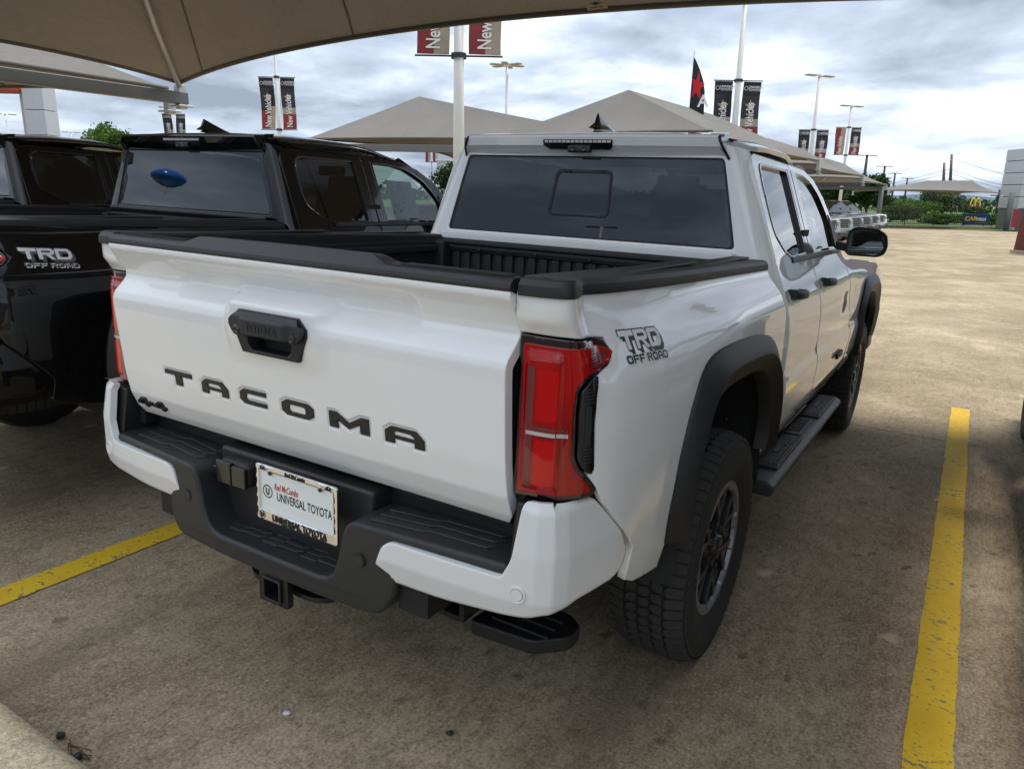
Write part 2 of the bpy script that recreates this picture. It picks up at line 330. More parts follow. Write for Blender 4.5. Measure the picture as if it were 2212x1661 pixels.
def panel(name, outline, fn, mat, parent=None, holes=(), step=.025, lip=.012, edge=.004, extra=None, flip=False, back=True, soft=True):
    """sheet cut from outline (with holes) in (u,v), bent onto fn(u,v)->xyz, with rolled edges and a return flange"""
    loops = [resample(outline, step)] + [resample(h, step) for h in holes]
    pts = []; idx = []
    for L in loops: idx.append(range(len(pts), len(pts) + len(L))); pts += L
    nb = len(pts); arr = np.array(outline); lo, hi = arr.min(0), arr.max(0)
    g = np.stack(np.meshgrid(np.arange(lo[0] + step / 2, hi[0], step), np.arange(lo[1] + step / 2, hi[1], step), indexing='ij'), -1).reshape(-1, 2)
    if extra is not None: g = np.concatenate([g, np.asarray(extra)])
    def inside(Q):
        k = pip(Q, outline)
        for h in holes: k &= ~pip(Q, h)
        return k
    def dist(Q):
        d = pdist(Q, outline)
        for h in holes: d = np.minimum(d, pdist(Q, h))
        return d
    if len(g):
        g = g[inside(g)]
        if len(g): g = g[dist(g) > max(edge * 1.6, step * .3)]
    ring = []; outd = np.zeros((nb, 2))
    for li, L in enumerate(loops):
        A = np.array(L); t = np.roll(A, -1, 0) - np.roll(A, 1, 0); t /= np.maximum(np.hypot(t[:, 0], t[:, 1])[:, None], 1e-9); nrm = np.stack([t[:, 1], -t[:, 0]], -1)
        test = A + nrm * edge * .5; ins = inside(test); nrm[ins] *= -1; outd[idx[li].start:idx[li].stop] = nrm
        ring.append(A - nrm * edge)
    rg = np.concatenate(ring); rk = inside(rg) & (dist(rg) > edge * .6); rg = rg[rk]
    allp = np.concatenate([np.array(pts), rg, g]) if len(g) else np.concatenate([np.array(pts), rg])
    edges = []
    for r in idx:
        r = list(r); edges += [(r[k], r[(k + 1) % len(r)]) for k in range(len(r))]
    vv, _, ff, ov, _, _ = delaunay_2d_cdt([Vector(p) for p in allp], edges, [], 0, 1e-7)
    V2 = np.array([tuple(v) for v in vv]); T = np.array([f for f in ff if len(f) == 3]); cen = V2[T].mean(1); T = T[inside(cen)]
    P = fn(V2[:, 0], V2[:, 1]); h = 1e-3
    du = fn(V2[:, 0] + h, V2[:, 1]) - fn(V2[:, 0] - h, V2[:, 1]); dv = fn(V2[:, 0], V2[:, 1] + h) - fn(V2[:, 0], V2[:, 1] - h)
    N = np.cross(du, dv); N /= np.maximum(np.linalg.norm(N, axis=1)[:, None], 1e-12)
    if flip: N = -N
    # map input boundary index -> output index
    back_ = {}
    for o_i, src in enumerate(ov):
        for s_ in src: back_[s_] = o_i
    NB = N.copy(); du_n = du / np.maximum(np.linalg.norm(du, axis=1)[:, None], 1e-12); dv_n = dv / np.maximum(np.linalg.norm(dv, axis=1)[:, None], 1e-12)
    verts = [tuple(p) for p in P]; faces = [tuple(int(i) for i in t) for t in T]
    t0 = P[T]; fnrm = np.cross(t0[:, 1] - t0[:, 0], t0[:, 2] - t0[:, 0]); sgn = (fnrm * N[T[:, 0]]).sum(1) < 0
    faces = [tuple(reversed(f)) if s_ else f for f, s_ in zip(faces, sgn)]
    normals = [tuple(n) for n in NB]
    if lip:
        for r in idx:
            r = list(r); o0 = len(verts); oi = [back_[k] for k in r]; m = len(r)
            od = [outd[k][0] * du_n[back_[k]] + outd[k][1] * dv_n[back_[k]] for k in r]
            if soft:
                for k, i in enumerate(oi): q = N[i] + .75 * od[k]; normals[i] = tuple(q / np.linalg.norm(q))
            for k, i in enumerate(oi): verts.append(tuple(P[i] - N[i] * edge * .5 + od[k] * edge * .15)); normals.append(tuple(od[k]))
            for k, i in enumerate(oi): verts.append(tuple(P[i] - N[i] * lip)); normals.append(tuple(od[k]))
            for k in range(m):
                k2 = (k + 1) % m
                for (a, b, c, d) in ((oi[k], oi[k2], o0 + k2, o0 + k), (o0 + k, o0 + k2, o0 + m + k2, o0 + m + k)):
                    q = [np.array(verts[j]) for j in (a, b, c)]; fnn = np.cross(q[1] - q[0], q[2] - q[0])
                    faces.append((a, b, c, d) if fnn @ od[k] > 0 else (d, c, b, a))
    me = bpy.data.meshes.new(name); me.from_pydata(verts, [], faces); me.polygons.foreach_set('use_smooth', [True] * len(faces))
    me.normals_split_custom_set_from_vertices(normals)
    return link(name, me, mat, parent)
def text_mesh(name, s, size, mat, M, parent=None, extrude=.0006, bold=0, align='CENTER', shear=0, space=1.0, sx=1.0):
    cu = bpy.data.curves.new(name, 'FONT'); cu.body = s; cu.size = size; cu.align_x = align; cu.extrude = extrude; cu.offset = bold; cu.shear = shear; cu.space_character = space; cu.resolution_u = 3
    ob = bpy.data.objects.new(name, cu); COL.objects.link(ob); dg = bpy.context.evaluated_depsgraph_get(); me = bpy.data.meshes.new_from_object(ob.evaluated_get(dg)); me.name = name
    bpy.data.objects.remove(ob); bpy.data.curves.remove(cu)
    me.transform(M @ Matrix.Scale(sx, 4, (1, 0, 0))); me.materials.clear(); return link(name, me, mat, parent)
def frame_mat(o, u, v):
    """matrix whose x axis is u, y axis is v"""
    u = Vector(u).normalized(); v = Vector(v).normalized(); n = u.cross(v); return Matrix(((u.x, v.x, n.x, o[0]), (u.y, v.y, n.y, o[1]), (u.z, v.z, n.z, o[2]), (0, 0, 0, 1)))
def copy_tree(o, parent=None, remap=None):
    c = o.copy(); COL.objects.link(c); c.parent = parent
    if remap and o.type == 'MESH':
        for i, sl in enumerate(c.material_slots):
            nm = sl.material.name if sl.material else ''
            if nm in remap: sl.link = 'OBJECT'; sl.material = M_[remap[nm]]
    for ch in list(o.children): copy_tree(ch, c, remap)
    return c
def drop(root, names):
    for ch in list(root.children):
        if any(ch.name.split('.')[0] == n for n in names):
            for g_ in list(ch.children): bpy.data.objects.remove(g_)
            bpy.data.objects.remove(ch)
# ------------------------------------------------------------------ ground
TM = Matrix(((.9997454, 0, .0225640), (-.0003843, .9998550, .0170269), (-.0225608, -.0170312, .9996004)))   # bay frame -> world (the bay slopes gently down to the front right)
def zg(x, y):
    v = .022570 * np.asarray(x, float) + .017034 * np.asarray(y, float); a = np.abs(v)
    return -np.sign(v) * np.where(a < .16, a, .16 + .16 * np.tanh((a - .16) / .16))
def grid_sheet(name, xs, ys, dz, mat, parent=None, zf=zg):
    X, Y = np.meshgrid(xs, ys, indexing='ij'); Z = zf(X, Y) + dz; n, k = X.shape
    me = bpy.data.meshes.new(name); me.from_pydata(np.stack([X, Y, Z], -1).reshape(-1, 3).tolist(), [], [(i * k + j, (i + 1) * k + j, (i + 1) * k + j + 1, i * k + j + 1) for i in range(n - 1) for j in range(k - 1)])
    me.polygons.foreach_set('use_smooth', [True] * len(me.polygons)); return link(name, me, mat, parent)
far = [-6000, -2500, -1000, -400, -160]
struct(grid_sheet('terrain', far + list(range(-80, 121, 10)) + [200, 500, 1200, 3000, 6000], far + list(range(-80, 141, 10)) + [220, 500, 1200, 3000, 7000], -.06, 'grass'))
lot = struct(grid_sheet('car_park', np.arange(-60, 80.1, 4), np.arange(-1.55, 66, 3.5), -.016, 'joint_dark'))
JX, JY, PX_, PY_ = -1.375, 3.545, 4.575, 4.6
for ix in range(-8, 12):
    for iy in range(-2, 13):
        x0, x1 = JX + ix * PX_ + .004, JX + (ix + 1) * PX_ - .004; y0, y1 = JY + iy * PY_ + .004, JY + (iy + 1) * PY_ - .004
        if iy == -2: continue
        if iy == -1: y0 = -1.56
        if abs(x0 - .5 * y0) > 45: continue
        n = 6; xs = np.linspace(x0, x1, n); ys = np.linspace(y0, y1, n); X, Y = np.meshgrid(xs, ys, indexing='ij'); Z = zg(X, Y) + random.uniform(-.0006, .0006) * (1 if iy != -1 or ix not in (-1, 0) else 0)
        v = np.stack([X, Y, Z], -1).reshape(-1, 3).tolist(); f = [(i * n + j, (i + 1) * n + j, (i + 1) * n + j + 1, i * n + j + 1) for i in range(n - 1) for j in range(n - 1)]
        rim = [j for j in range(n)] + [i * n + n - 1 for i in range(1, n)] + [(n - 1) * n + j for j in range(n - 2, -1, -1)] + [i * n for i in range(n - 2, 0, -1)]
        o0 = len(v); v += [(v[i][0], v[i][1], v[i][2] - .014) for i in rim]; mr = len(rim)
        f += [(rim[k], rim[(k + 1) % mr], o0 + (k + 1) % mr, o0 + k) for k in range(mr)]
        me = bpy.data.meshes.new('slab'); me.from_pydata(v, [], f); link('slab', me, 'concrete_lot', lot)
def bay(x, y, z=0): return tuple(TM @ Vector((x, y, z)))
def stripe(x0, x1, y0, y1, label, wob=.0022):
    n = int((y1 - y0) / .018); v = []; rnd = random.Random(int(x0 * 100)); a = b = 0
    for i in range(n + 1):
        y = y0 + (y1 - y0) * i / n; a = .75 * a + rnd.uniform(-wob, wob); b = .75 * b + rnd.uniform(-wob, wob)
        for x in (x0 + a, (x0 + x1) / 2, x1 + b):
            p = bay(x, y); v.append((p[0], p[1], float(zg(p[0], p[1])) + .0045))
    me = bpy.data.meshes.new('painted_line'); me.from_pydata(v, [], [(i * 3 + j, i * 3 + j + 1, i * 3 + j + 4, i * 3 + j + 3) for i in range(n) for j in (0, 1)])
    o = link('painted_line', me, 'road_paint'); o['label'] = label; return struct(o)
stripe(1.572, 1.702, -1.45, 4.70, 'yellow painted bay line to the right of the white pickup')
stripe(-1.44, -1.31, -1.45, 4.65, 'yellow painted bay line between the white and the black pickup')
stripe(-4.46, -4.33, -1.45, 4.65, 'yellow painted bay line left of the black pickup'); stripe(4.58, 4.71, -1.45, 4.65, 'yellow painted bay line beyond the right frame edge')
# kerb behind the bays
pr = [(-1.533, -.02), (-1.540, .02), (-1.556, .07), (-1.578, .105), (-1.61, .128), (-1.66, .138), (-1.80, .142), (-1.81, -.02)]
kb = MB(); xs = np.arange(-14, 9.01, .25); vs = []; fs = []
for i, x in enumerate(xs):
    for (y, z) in pr:
        p = bay(x, y + random.uniform(-.004, .004), z + random.uniform(-.003, .003) * (z > .05)); vs.append(p)
n = len(pr)
for i in range(len(xs) - 1):
    for j in range(n - 1): fs.append((i * n + j, (i + 1) * n + j, (i + 1) * n + j + 1, i * n + j + 1))
kb.add(vs, fs, True); struct(kb.build('kerb', 'concrete_curb'))
struct(grid_sheet('pavement', np.arange(-80, 61, 4), np.array([-3.4, -2.6, -1.78]), 0, 'concrete_curb', zf=lambda x, y: zg(x, y) + .138)); struct(grid_sheet('added_dark_road', np.arange(-80, 61, 4), np.r_[np.arange(-60, -4, 4), -3.38], 0, 'asphalt', zf=lambda x, y: zg(x, y) + .03))  # unseen dark asphalt added behind the camera to cut bounce light on the tailgate
# small litter
def pebble(loc, s, mat, name, label, seed):
    rnd = random.Random(seed); bm = bmesh.new(); bmesh.ops.create_icosphere(bm, subdivisions=2, radius=1)
    for v in bm.verts: v.co = Vector((v.co.x * s[0], v.co.y * s[1], v.co.z * s[2])) * rnd.uniform(.75, 1.15)
    me = bpy.data.meshes.new(name); bm.to_mesh(me); bm.free(); o = link(name, me, mat); p = bay(*loc); o.location = p; o.rotation_euler = (0, 0, rnd.uniform(0, 6)); tag(o, label, 'stone' if 'stone' in name else 'debris'); return o
pebble((-.455, -1.50, .012), (.014, .009, .010), 'stone_dark', 'stone', 'dark angular stone lying beside the kerb, the upper left one', 1)
pebble((-.335, -1.52, .012), (.020, .011, .011), 'stone_dark', 'stone', 'larger dark stone at the bottom edge beside the kerb', 2)
pebble((.43, -.86, .005), (.012, .010, .008), 'stone_dark', 'stone', 'small dark stone on the concrete behind the white pickup', 3)
pebble((-.02, -1.07, .004), (.013, .008, .006), 'decal_white', 'paper_scrap', 'tiny white paper scrap on the concrete behind the hitch', 4)
tw = MB()
for k in range(7):
    a = random.uniform(-.5, .5); x, y = -.37 + random.uniform(-.03, .03), -1.505 + random.uniform(-.015, .015); d = .035
    tw.tube([bay(x - d * math.cos(a), y - d * math.sin(a), .004), bay(x, y, .007), bay(x + d * math.cos(a), y + d * math.sin(a), .004)], .0012, 5)
tag(tw.build('twig_cluster', 'twig', fix=False), 'few thin brown dry twigs lying beside the kerb', 'twigs')
# ------------------------------------------------------------------ the pickup (x right, y forward, z up, rear axle at y = 0)
WB = 3.35
PATH = np.array([(.722, -1.037), (.760, -1.036), (.800, -1.030), (.834, -1.017), (.860, -.996), (.881, -.968), (.898, -.93), (.910, -.88), (.921, -.80), (.930, -.68), (.936, -.5), (.937, -.3), (.937, 0.), (.937, .3), (.937, .572)])
def mkpath(Q, it):
    d = np.r_[0, np.cumsum(np.hypot(*np.diff(Q, axis=0).T))]; s = np.linspace(0, d[-1], 400); x = np.interp(s, d, Q[:, 0]); y = np.interp(s, d, Q[:, 1])
    for _ in range(it):
        x[1:-1] = (x[:-2] + 2 * x[1:-1] + x[2:]) / 4; y[1:-1] = (y[:-2] + 2 * y[1:-1] + y[2:]) / 4
    return s, x, y
PS, PX, PY = mkpath(PATH, 30)
def ext(s, S, V):
    o = np.interp(s, S, V); k = (V[1] - V[0]) / (S[1] - S[0]); k2 = (V[-1] - V[-2]) / (S[-1] - S[-2])
    return o + np.minimum(s - S[0], 0) * k + np.maximum(s - S[-1], 0) * k2
PW = smooth(-1.034, -.93, PY)
ZZ = np.linspace(.3, 1.9, 640)
def tab(zz, xx, it=60):
    t = np.interp(ZZ, zz, xx)
    for _ in range(it): t[1:-1] = (t[:-2] + 2 * t[1:-1] + t[2:]) / 4
    return t
T0 = tab([.45, .55, .65, .8, .95, 1.05, 1.15, 1.23, 1.285, 1.32, 1.38], [-.055, -.03, -.014, -.002, 0, -.004, -.02, -.058, -.086, -.096, -.099])
T1 = tab([.45, .55, .65, .8, .95, 1.05, 1.12, 1.18, 1.225, 1.255, 1.28, 1.31, 1.38], [-.055, -.03, -.014, 0, .006, .006, .003, -.006, -.026, -.052, -.078, -.092, -.099])
def bedside(sg):
    def f(s, z):
        bx = ext(s, PS, PX); by = ext(s, PS, PY); w = np.interp(s, PS, PW); k = smooth(-.66, .02, by)
        dx = (1 - k) * np.interp(z, ZZ, T0) + k * np.interp(z, ZZ, T1); lip = .028 * smooth(1.25, 1.30, z) + .004
        return np.stack([sg * (bx + w * dx), by - (1 - w) * lip, z + 0 * by], -1)
    return f
def s_y(y): return float(np.interp(y, PY, PS))
# cab side: doors, pillars, front wings share this surface
TC = tab([.45, .55, .62, .70, .80, .860, .885, .95, 1.05, 1.12, 1.18, 1.25, 1.33, 1.72, 1.78, 1.9], [.865, .895, .925, .948, .955, .955, .940, .941, .940, .932, .915, .888, .855, .707, .675, .58], 14)
def cabside(sg):
    def f(y, z):
        x = np.interp(z, ZZ, TC); nose = smooth(3.35, 4.35, y) * .10 * smooth(1.3, .5, z) ; arch = .012 * np.exp(-((y - 3.35) / .55) ** 2) * smooth(.6, .9, z) * smooth(1.28, 1.1, z)
        fend = smooth(2.2, 3.0, y) * (np.interp(z, [.4, .6, 1.12, 1.2, 1.35], [.02, .0, .0, .012, .03])); dent = -.012 * smooth(.95, 1.0, z) * smooth(1.16, 1.06, z) * smooth(2.0, 2.35, y) * smooth(2.8, 2.5, y)
        return np.stack([sg * (x - nose + arch + fend * 0 + dent), y + 0 * x, z + 0 * x], -1)
    return f
FLARE_OUT = [(-.565, .640), (-.578, .70), (-.575, .80), (-.555, .90), (-.52, .99), (-.465, 1.065), (-.40, 1.112), (-.33, 1.134), (-.2, 1.142), (0, 1.138), (.17, 1.127), (.30, 1.102), (.40, 1.050), (.49, .965), (.545, .87), (.56, .78), (.56, .70), (.55, .640)]
FLARE_CR = [(-.52, .640), (-.53, .70), (-.525, .80), (-.50, .90), (-.462, .975), (-.41, 1.035), (-.355, 1.068), (-.295, 1.082), (-.18, 1.085), (0, 1.080), (.15, 1.070), (.26, 1.046), (.35, 1.0), (.435, .925), (.49, .84), (.51, .76), (.51, .70), (.50, .640)]
FLARE_IN = [(-.462, .640), (-.470, .70), (-.462, .79), (-.440, .875), (-.402, .94), (-.36, .985), (-.315, 1.008), (-.26, 1.020), (-.16, 1.022), (0, 1.018), (.13, 1.008), (.22, .985), (.30, .945), (.375, .88), (.425, .80), (.445, .73), (.445, .69), (.44, .640)]
def shift(P, dy, dz=0): return [(a + dy, b + dz) for a, b in P]
def strip(rows, mb, sm=True):
    n = len(rows[0]); vs = [q for r in rows for q in r]; mb.add(vs, [(i * n + j, i * n + j + 1, (i + 1) * n + j + 1, (i + 1) * n + j) for i in range(len(rows) - 1) for j in range(n - 1)], sm)
def dense(P, k=3):
    P = np.array(P); t = np.arange(len(P)); tt = np.linspace(0, len(P) - 1, (len(P) - 1) * k + 1); x = np.interp(tt, t, P[:, 0]); y = np.interp(tt, t, P[:, 1])
    for _ in range(3):
        x[1:-1] = (x[:-2] + 2 * x[1:-1] + x[2:]) / 4; y[1:-1] = (y[:-2] + 2 * y[1:-1] + y[2:]) / 4
    return list(zip(x, y))
def make_flare(T, sg, y0, surf, extra=0.):
    mb = MB(); O, C, I = dense(FLARE_OUT), dense(FLARE_CR), dense(FLARE_IN); n = len(O)
    def at(P, out, blend=0):
        r = []
        for k, (a, b) in enumerate(P):
            q = surf(np.array(a + y0), np.array(b)); x = abs(float(q[0])); x = x * (1 - blend) + .945 * blend
            r.append((sg * (x + out), a + y0, b))
        return r
    rows = [at(O, -.012), at(O, .010), at([(o[0] * .93 + c[0] * .07, o[1] * .93 + c[1] * .07) for o, c in zip(O, C)], .0145), at([(o[0] * .12 + c[0] * .88, o[1] * .12 + c[1] * .88) for o, c in zip(O, C)], .039 + extra, .6),
            at(C, .041 + extra, .6), at([(c[0] * .85 + i[0] * .15, c[1] * .85 + i[1] * .15) for c, i in zip(C, I)], .038 + extra, .6), at([(c[0] * .08 + i[0] * .92, c[1] * .08 + i[1] * .92) for c, i in zip(C, I)], .018 + extra, .6), at(I, .010 + extra, .6),
            at([(i[0] * .985, (i[1] - .6) * .985 + .6) for i in I], -.03, .6)]
    strip(rows, mb)
    for e in (0, -1): mb.add([r[e] for r in rows], [tuple(range(len(rows)))])
    return mb.build('wheel_arch_flare', 'plastic_black', T, smooth_angle=.5)
def make_well(T, sg, y0):
    mb = MB(); I = [(i[0] * 1.03, (i[1] - .6) * 1.03 + .6) for i in dense(FLARE_IN)]; I = [(I[0][0] - .02, .48)] + I + [(I[-1][0] + .02, .48)]
    strip([[(sg * .93, a + y0, b) for a, b in I], [(sg * .80, a * 1.06 + y0, b * 1.01) for a, b in I], [(sg * .58, a * 1.06 + y0, b * 1.01) for a, b in I]], mb)
    mb.add([(sg * .58, a * 1.06 + y0, b * 1.01) for a, b in I], [tuple(range(len(I)))])
    w = mb.build('wheel_well', 'well', T, fix=False)
    k = MB()
    for (a, b) in ((.40, .92), (.40, .74), (-.42, .84)):
        k.lathe([(-.012, .001), (-.012, .012), (0, .014)], 12, 'Y' if False else 'X', (sg * .80, a * 1.03 + y0, b))
    k.build('clip', 'plastic_black', w)
    return w

def make_wheel(T, sg, y0, spare=False):
    w = empty('wheel'); w.parent = T; w.location = (sg * .818, y0, .402)
    if sg < 0: w.rotation_euler = (0, 0, math.pi)
    Rt, Wd = .402, .132
    if 'tyre' not in CACHE:
        mb = MB(); pf = [(-.105, .235), (-.118, .262), (-.131, .30), (-.130, .335), (-.122, .368), (-.108, .386), (-.085, .3915), (-.04, .3925), (0, .393), (.04, .3925), (.085, .3915), (.108, .386), (.122, .368), (.127, .352), (.130, .335), (.1315, .318), (.131, .30), (.128, .285), (.1245, .272), (.1235, .268), (.120, .262), (.117, .252), (.110, .236), (.105, .232)]
        mb.lathe(pf, 96); ty = mb.build('tyre', 'rubber', w, fix=False); CACHE['tyre'] = ty.data
        # tread blocks: two shoulder rows, two inner rows, one centre row
        tb = MB(); NP = 64
        def block(poly, rt, rb):
            m_ = len(poly); c = (sum(p[0] for p in poly) / m_, sum(p[1] for p in poly) / m_); vs = []
            for (a, x), r, k in [(p, rt, .955) for p in poly] + [(p, rb, 1.0) for p in poly]:
                a2 = c[0] + (a - c[0]) * k; x2 = c[1] + (x - c[1]) * k; rr = r - .012 * max(0, (abs(x2) - .085) / .03) ** 1.5 * (1 if r == rt else .7); vs.append((x2, rr * math.sin(a2), rr * math.cos(a2)))
            fs = [tuple(range(m_))] + [(i, (i + 1) % m_, (i + 1) % m_ + m_, i + m_) for i in range(m_)]; tb.add(vs, fs)
        pch = 2 * math.pi / NP
        for k in range(NP):
            a = k * pch; P = lambda L: [(a + u * pch, x) for u, x in L]
            j = .10 if k % 2 else -.02
            for s in (-1, 1):
                o = .5 if s > 0 else 0
                block(P([(o + .03, s * .072), (o + .14 + j * .5, s * .120), (o + .93 + j * .5, s * .120), (o + .96, s * .074), (o + .70, s * .063), (o + .30, s * .066)]), Rt, .388)
                block([(q, x) for q, x in P([(o + .12 + j, s * .1235), (o + .16 + j, s * .126), (o + .62 + j, s * .126), (o + .66 + j, s * .1235)])], .387, .374)
                block(P([(o + .30, s * .058), (o + .78, s * .060), (o + 1.16, s * .045), (o + 1.05, s * .024), (o + .62, s * .022), (o + .22, s * .036)]), Rt + .0005, .389)
            block(P([(.10, -.004), (.30, .017), (.72, .018), (.98, .006), (.88, -.016), (.40, -.018)]), Rt + .001, .389)
        td = tb.build('tread', 'tread_rubber', w, fix=True); stuff(td); CACHE['tread'] = td.data
        # rim
        rb = MB(); rb.lathe([(-.10, .232), (-.09, .215), (.02, .208), (.085, .212), (.098, .222), (.108, .232)], 72); rb.lathe([(.02, .02), (.02, .209)], 72)
        CACHE['barrel'] = rb.build('rim_barrel', 'rim_black', w, fix=False).data
        rg = MB(); n = 144; A = []
        for k in range(n):
            t = 2 * math.pi * k / n; ph = (k % 24) / 24; inn = .205 if ph < .25 else (.216 if ph < .60 else .210); A.append((t, inn))
        for (x, ro, dr) in ((.112, .2335, 0), (.098, .236, .004)):
            rg.v += [(x, ro * math.cos(t), ro * math.sin(t)) for t, i in A] + [(x, (i - dr) * math.cos(t), (i - dr) * math.sin(t)) for t, i in A]
        for k in range(n):
            k2 = (k + 1) % n
            for f in ((k, k2, n + k2, n + k), (2 * n + k, 2 * n + k2, k2, k), (n + k, n + k2, 3 * n + k2, 3 * n + k)): rg.f.append(f); rg.sm.append(False)
        CACHE['ring'] = rg.build('rim_ring', 'rim_silver', w).data
        CACHE['spoke'] = []
        for k in range(6):
            sp_ = MB(); t = 2 * math.pi * k / 6
            Rm = Matrix.Rotation(t, 3, 'X')
            for sd in (-1, 1):
                poly = [(.045, sd * .004), (.105, sd * .010), (.165, sd * .046), (.203, sd * .060), (.203, sd * .030), (.165, sd * .018), (.120, sd * -.004), (.045, sd * -.02)]
                sp_.prism(poly, lambda r, v, x: tuple(Rm @ Vector((x + .020 * (r < .15) * 0 - .10 * max(0, .17 - r) * .25, v, r))), .104, .060)
            CACHE['spoke'].append(sp_.build('spoke', 'rim_black', w, bevel=.003, seg=1).data)
        hb = MB(); hb.lathe([(.05, .075), (.085, .070), (.094, .055), (.094, .045)], 36); hb.lathe([(.094, .045), (.112, .040), (.116, .030), (.116, .001)], 36)
        CACHE['hub'] = hb.build('hub_cap', 'rim_black', w, fix=False).data
        nb = MB()
        for k in range(6):
            t = 2 * math.pi * (k + .5) / 6; nb.lathe([(.085, .013), (.108, .012), (.112, .007), (.112, .001)], 6, 'X', (0, .069 * math.cos(t), .069 * math.sin(t)), smooth=False)
        CACHE['nuts'] = nb.build('lug_nuts', 'frame_black', w, fix=False).data
        CACHE['word'] = text_mesh('hub_lettering', 'TOYOTA', .011, 'decal_red', frame_mat((.1168, 0, -.005), (0, 1, 0), (0, 0, 1)), w, .0003).data
        sw = []
        for j, (s_, a0) in enumerate((('ALL TERRAIN', 2.2), ('265/70R17', 5.0))):
            for i_, ch in enumerate(s_):
                if ch == ' ': continue
                t = a0 + (i_ - len(s_) / 2) * .088; r = .305
                sw.append(text_mesh('sidewall_letter', ch, .030, 'rubber', frame_mat((.1315, r * math.sin(t), r * math.cos(t)), (0, math.cos(t), -math.sin(t)), (0, math.sin(t), math.cos(t))), None, .0012))
        bm = bmesh.new()
        for o in sw: bm.from_mesh(o.data)
        me = bpy.data.meshes.new('sidewall_lettering'); bm.to_mesh(me); bm.free(); me.materials.append(M_['rubber']); 
        for o in sw: bpy.data.objects.remove(o)
        CACHE['side'] = stuff(link('sidewall_lettering', me, None, w)).data
    else:
        link('tyre', CACHE['tyre'], None, w); stuff(link('tread', CACHE['tread'], None, w)); link('rim_barrel', CACHE['barrel'], None, w); link('rim_ring', CACHE['ring'], None, w)
        for d in CACHE['spoke']: link('spoke', d, None, w)
        link('hub_cap', CACHE['hub'], None, w); link('lug_nuts', CACHE['nuts'], None, w); link('hub_lettering', CACHE['word'], None, w); stuff(link('sidewall_lettering', CACHE['side'], None, w))
    return w
CACHE = {}

# letters drawn as polygons in a unit box (width 1, height 1)
GLYPH = {
 'T': ([(0, 1), (1, 1), (1, .70), (.62, .70), (.62, 0), (.38, 0), (.38, .70), (0, .70)], []),
 'A': ([(0, 0), (0, .72), (.16, 1), (.80, 1), (1, .55), (1, 0), (.76, 0), (.76, .30), (.24, .30), (.24, 0)], [[(.24, .50), (.76, .50), (.76, .60), (.66, .76), (.30, .76), (.24, .68)]]),
 'C': ([(1, 1), (.16, 1), (0, .76), (0, .24), (.16, 0), (1, 0), (1, .26), (.30, .26), (.24, .36), (.24, .64), (.30, .74), (1, .74)], []),
 'O': ([(.16, 1), (.84, 1), (1, .76), (1, .24), (.84, 0), (.16, 0), (0, .24), (0, .76)], [[(.30, .74), (.70, .74), (.76, .64), (.76, .36), (.70, .26), (.30, .26), (.24, .36), (.24, .64)]]),
 'M': ([(0, 0), (0, 1), (.20, 1), (.50, .50), (.80, 1), (1, 1), (1, 0), (.78, 0), (.78, .52), (.50, .10), (.22, .52), (.22, 0)], []),
 'R': ([(0, 0), (0, 1), (.84, 1), (1, .84), (1, .56), (.86, .42), (.70, .42), (1, 0), (.74, 0), (.46, .42), (.24, .42), (.24, 0)], [[(.24, .62), (.74, .62), (.78, .66), (.78, .76), (.74, .80), (.24, .80)]]),
 'D': ([(0, 0), (0, 1), (.80, 1), (1, .74), (1, .26), (.80, 0)], [[(.22, .22), (.68, .22), (.78, .36), (.78, .64), (.68, .78), (.22, .78)]]),
 'F': ([(0, 0), (0, 1), (1, 1), (1, .76), (.24, .76), (.24, .60), (.86, .60), (.86, .38), (.24, .38), (.24, 0)], []),
 '4': ([(.60, 0), (.60, .22), (0, .22), (0, .48), (.44, 1), (.84, 1), (.84, .46), (1, .46), (1, .22), (.84, .22), (.84, 0)], [[(.32, .46), (.60, .46), (.60, .76)]]),
 'x': ([(0, 0), (.36, .5), (0, 1), (.30, 1), (.50, .68), (.70, 1), (1, 1), (.64, .5), (1, 0), (.70, 0), (.50, .32), (.30, 0)], []),
}
def glyph(name, ch, x0, z0, w, h, fn, mat, parent, depth=.004, step=.02, slant=0):
    o, hs = GLYPH[ch]; tr = lambda P: [(x0 + u * w + slant * v * h, z0 + v * h) for u, v in P]
    return panel(name, tr(o), fn, mat, parent, [tr(q) for q in hs], step=step, lip=depth, edge=min(.0012, h * .04), soft=True)
def join_meshes(name, objs, mat, parent):
    bm = bmesh.new()
    for o in objs: bm.from_mesh(o.data)
    me = bpy.data.meshes.new(name); bm.to_mesh(me); bm.free()
    for p in me.polygons: p.material_index = 0
    for o in objs: bpy.data.objects.remove(o)
    return link(name, me, mat, parent)
ZO = tab([.79, .80, .83, .88, .95, 1.05, 1.15, 1.180, 1.198, 1.236, 1.250, 1.266, 1.333, 1.345, 1.37], [-1.012, -1.018, -1.038, -1.060, -1.073, -1.083, -1.092, -1.093, -1.088, -1.050, -1.041, -1.044, -1.092, -1.090, -1.082], 2)
ZC = tab([.79, .80, .83, .88, .95, 1.05, 1.15, 1.180, 1.198, 1.236, 1.250, 1.286, 1.300, 1.314, 1.333, 1.345, 1.37], [-1.012, -1.018, -1.038, -1.060, -1.073, -1.083, -1.092, -1.093, -1.088, -1.046, -1.030, -1.028, -1.046, -1.078, -1.092, -1.090, -1.082], 2)
WORD = [('T', -.500, .124), ('A', -.330, .114), ('C', -.164, .106), ('O', .003, .118), ('M', .178, .134), ('A', .364, .120)]; WZ, WH = .945, .043
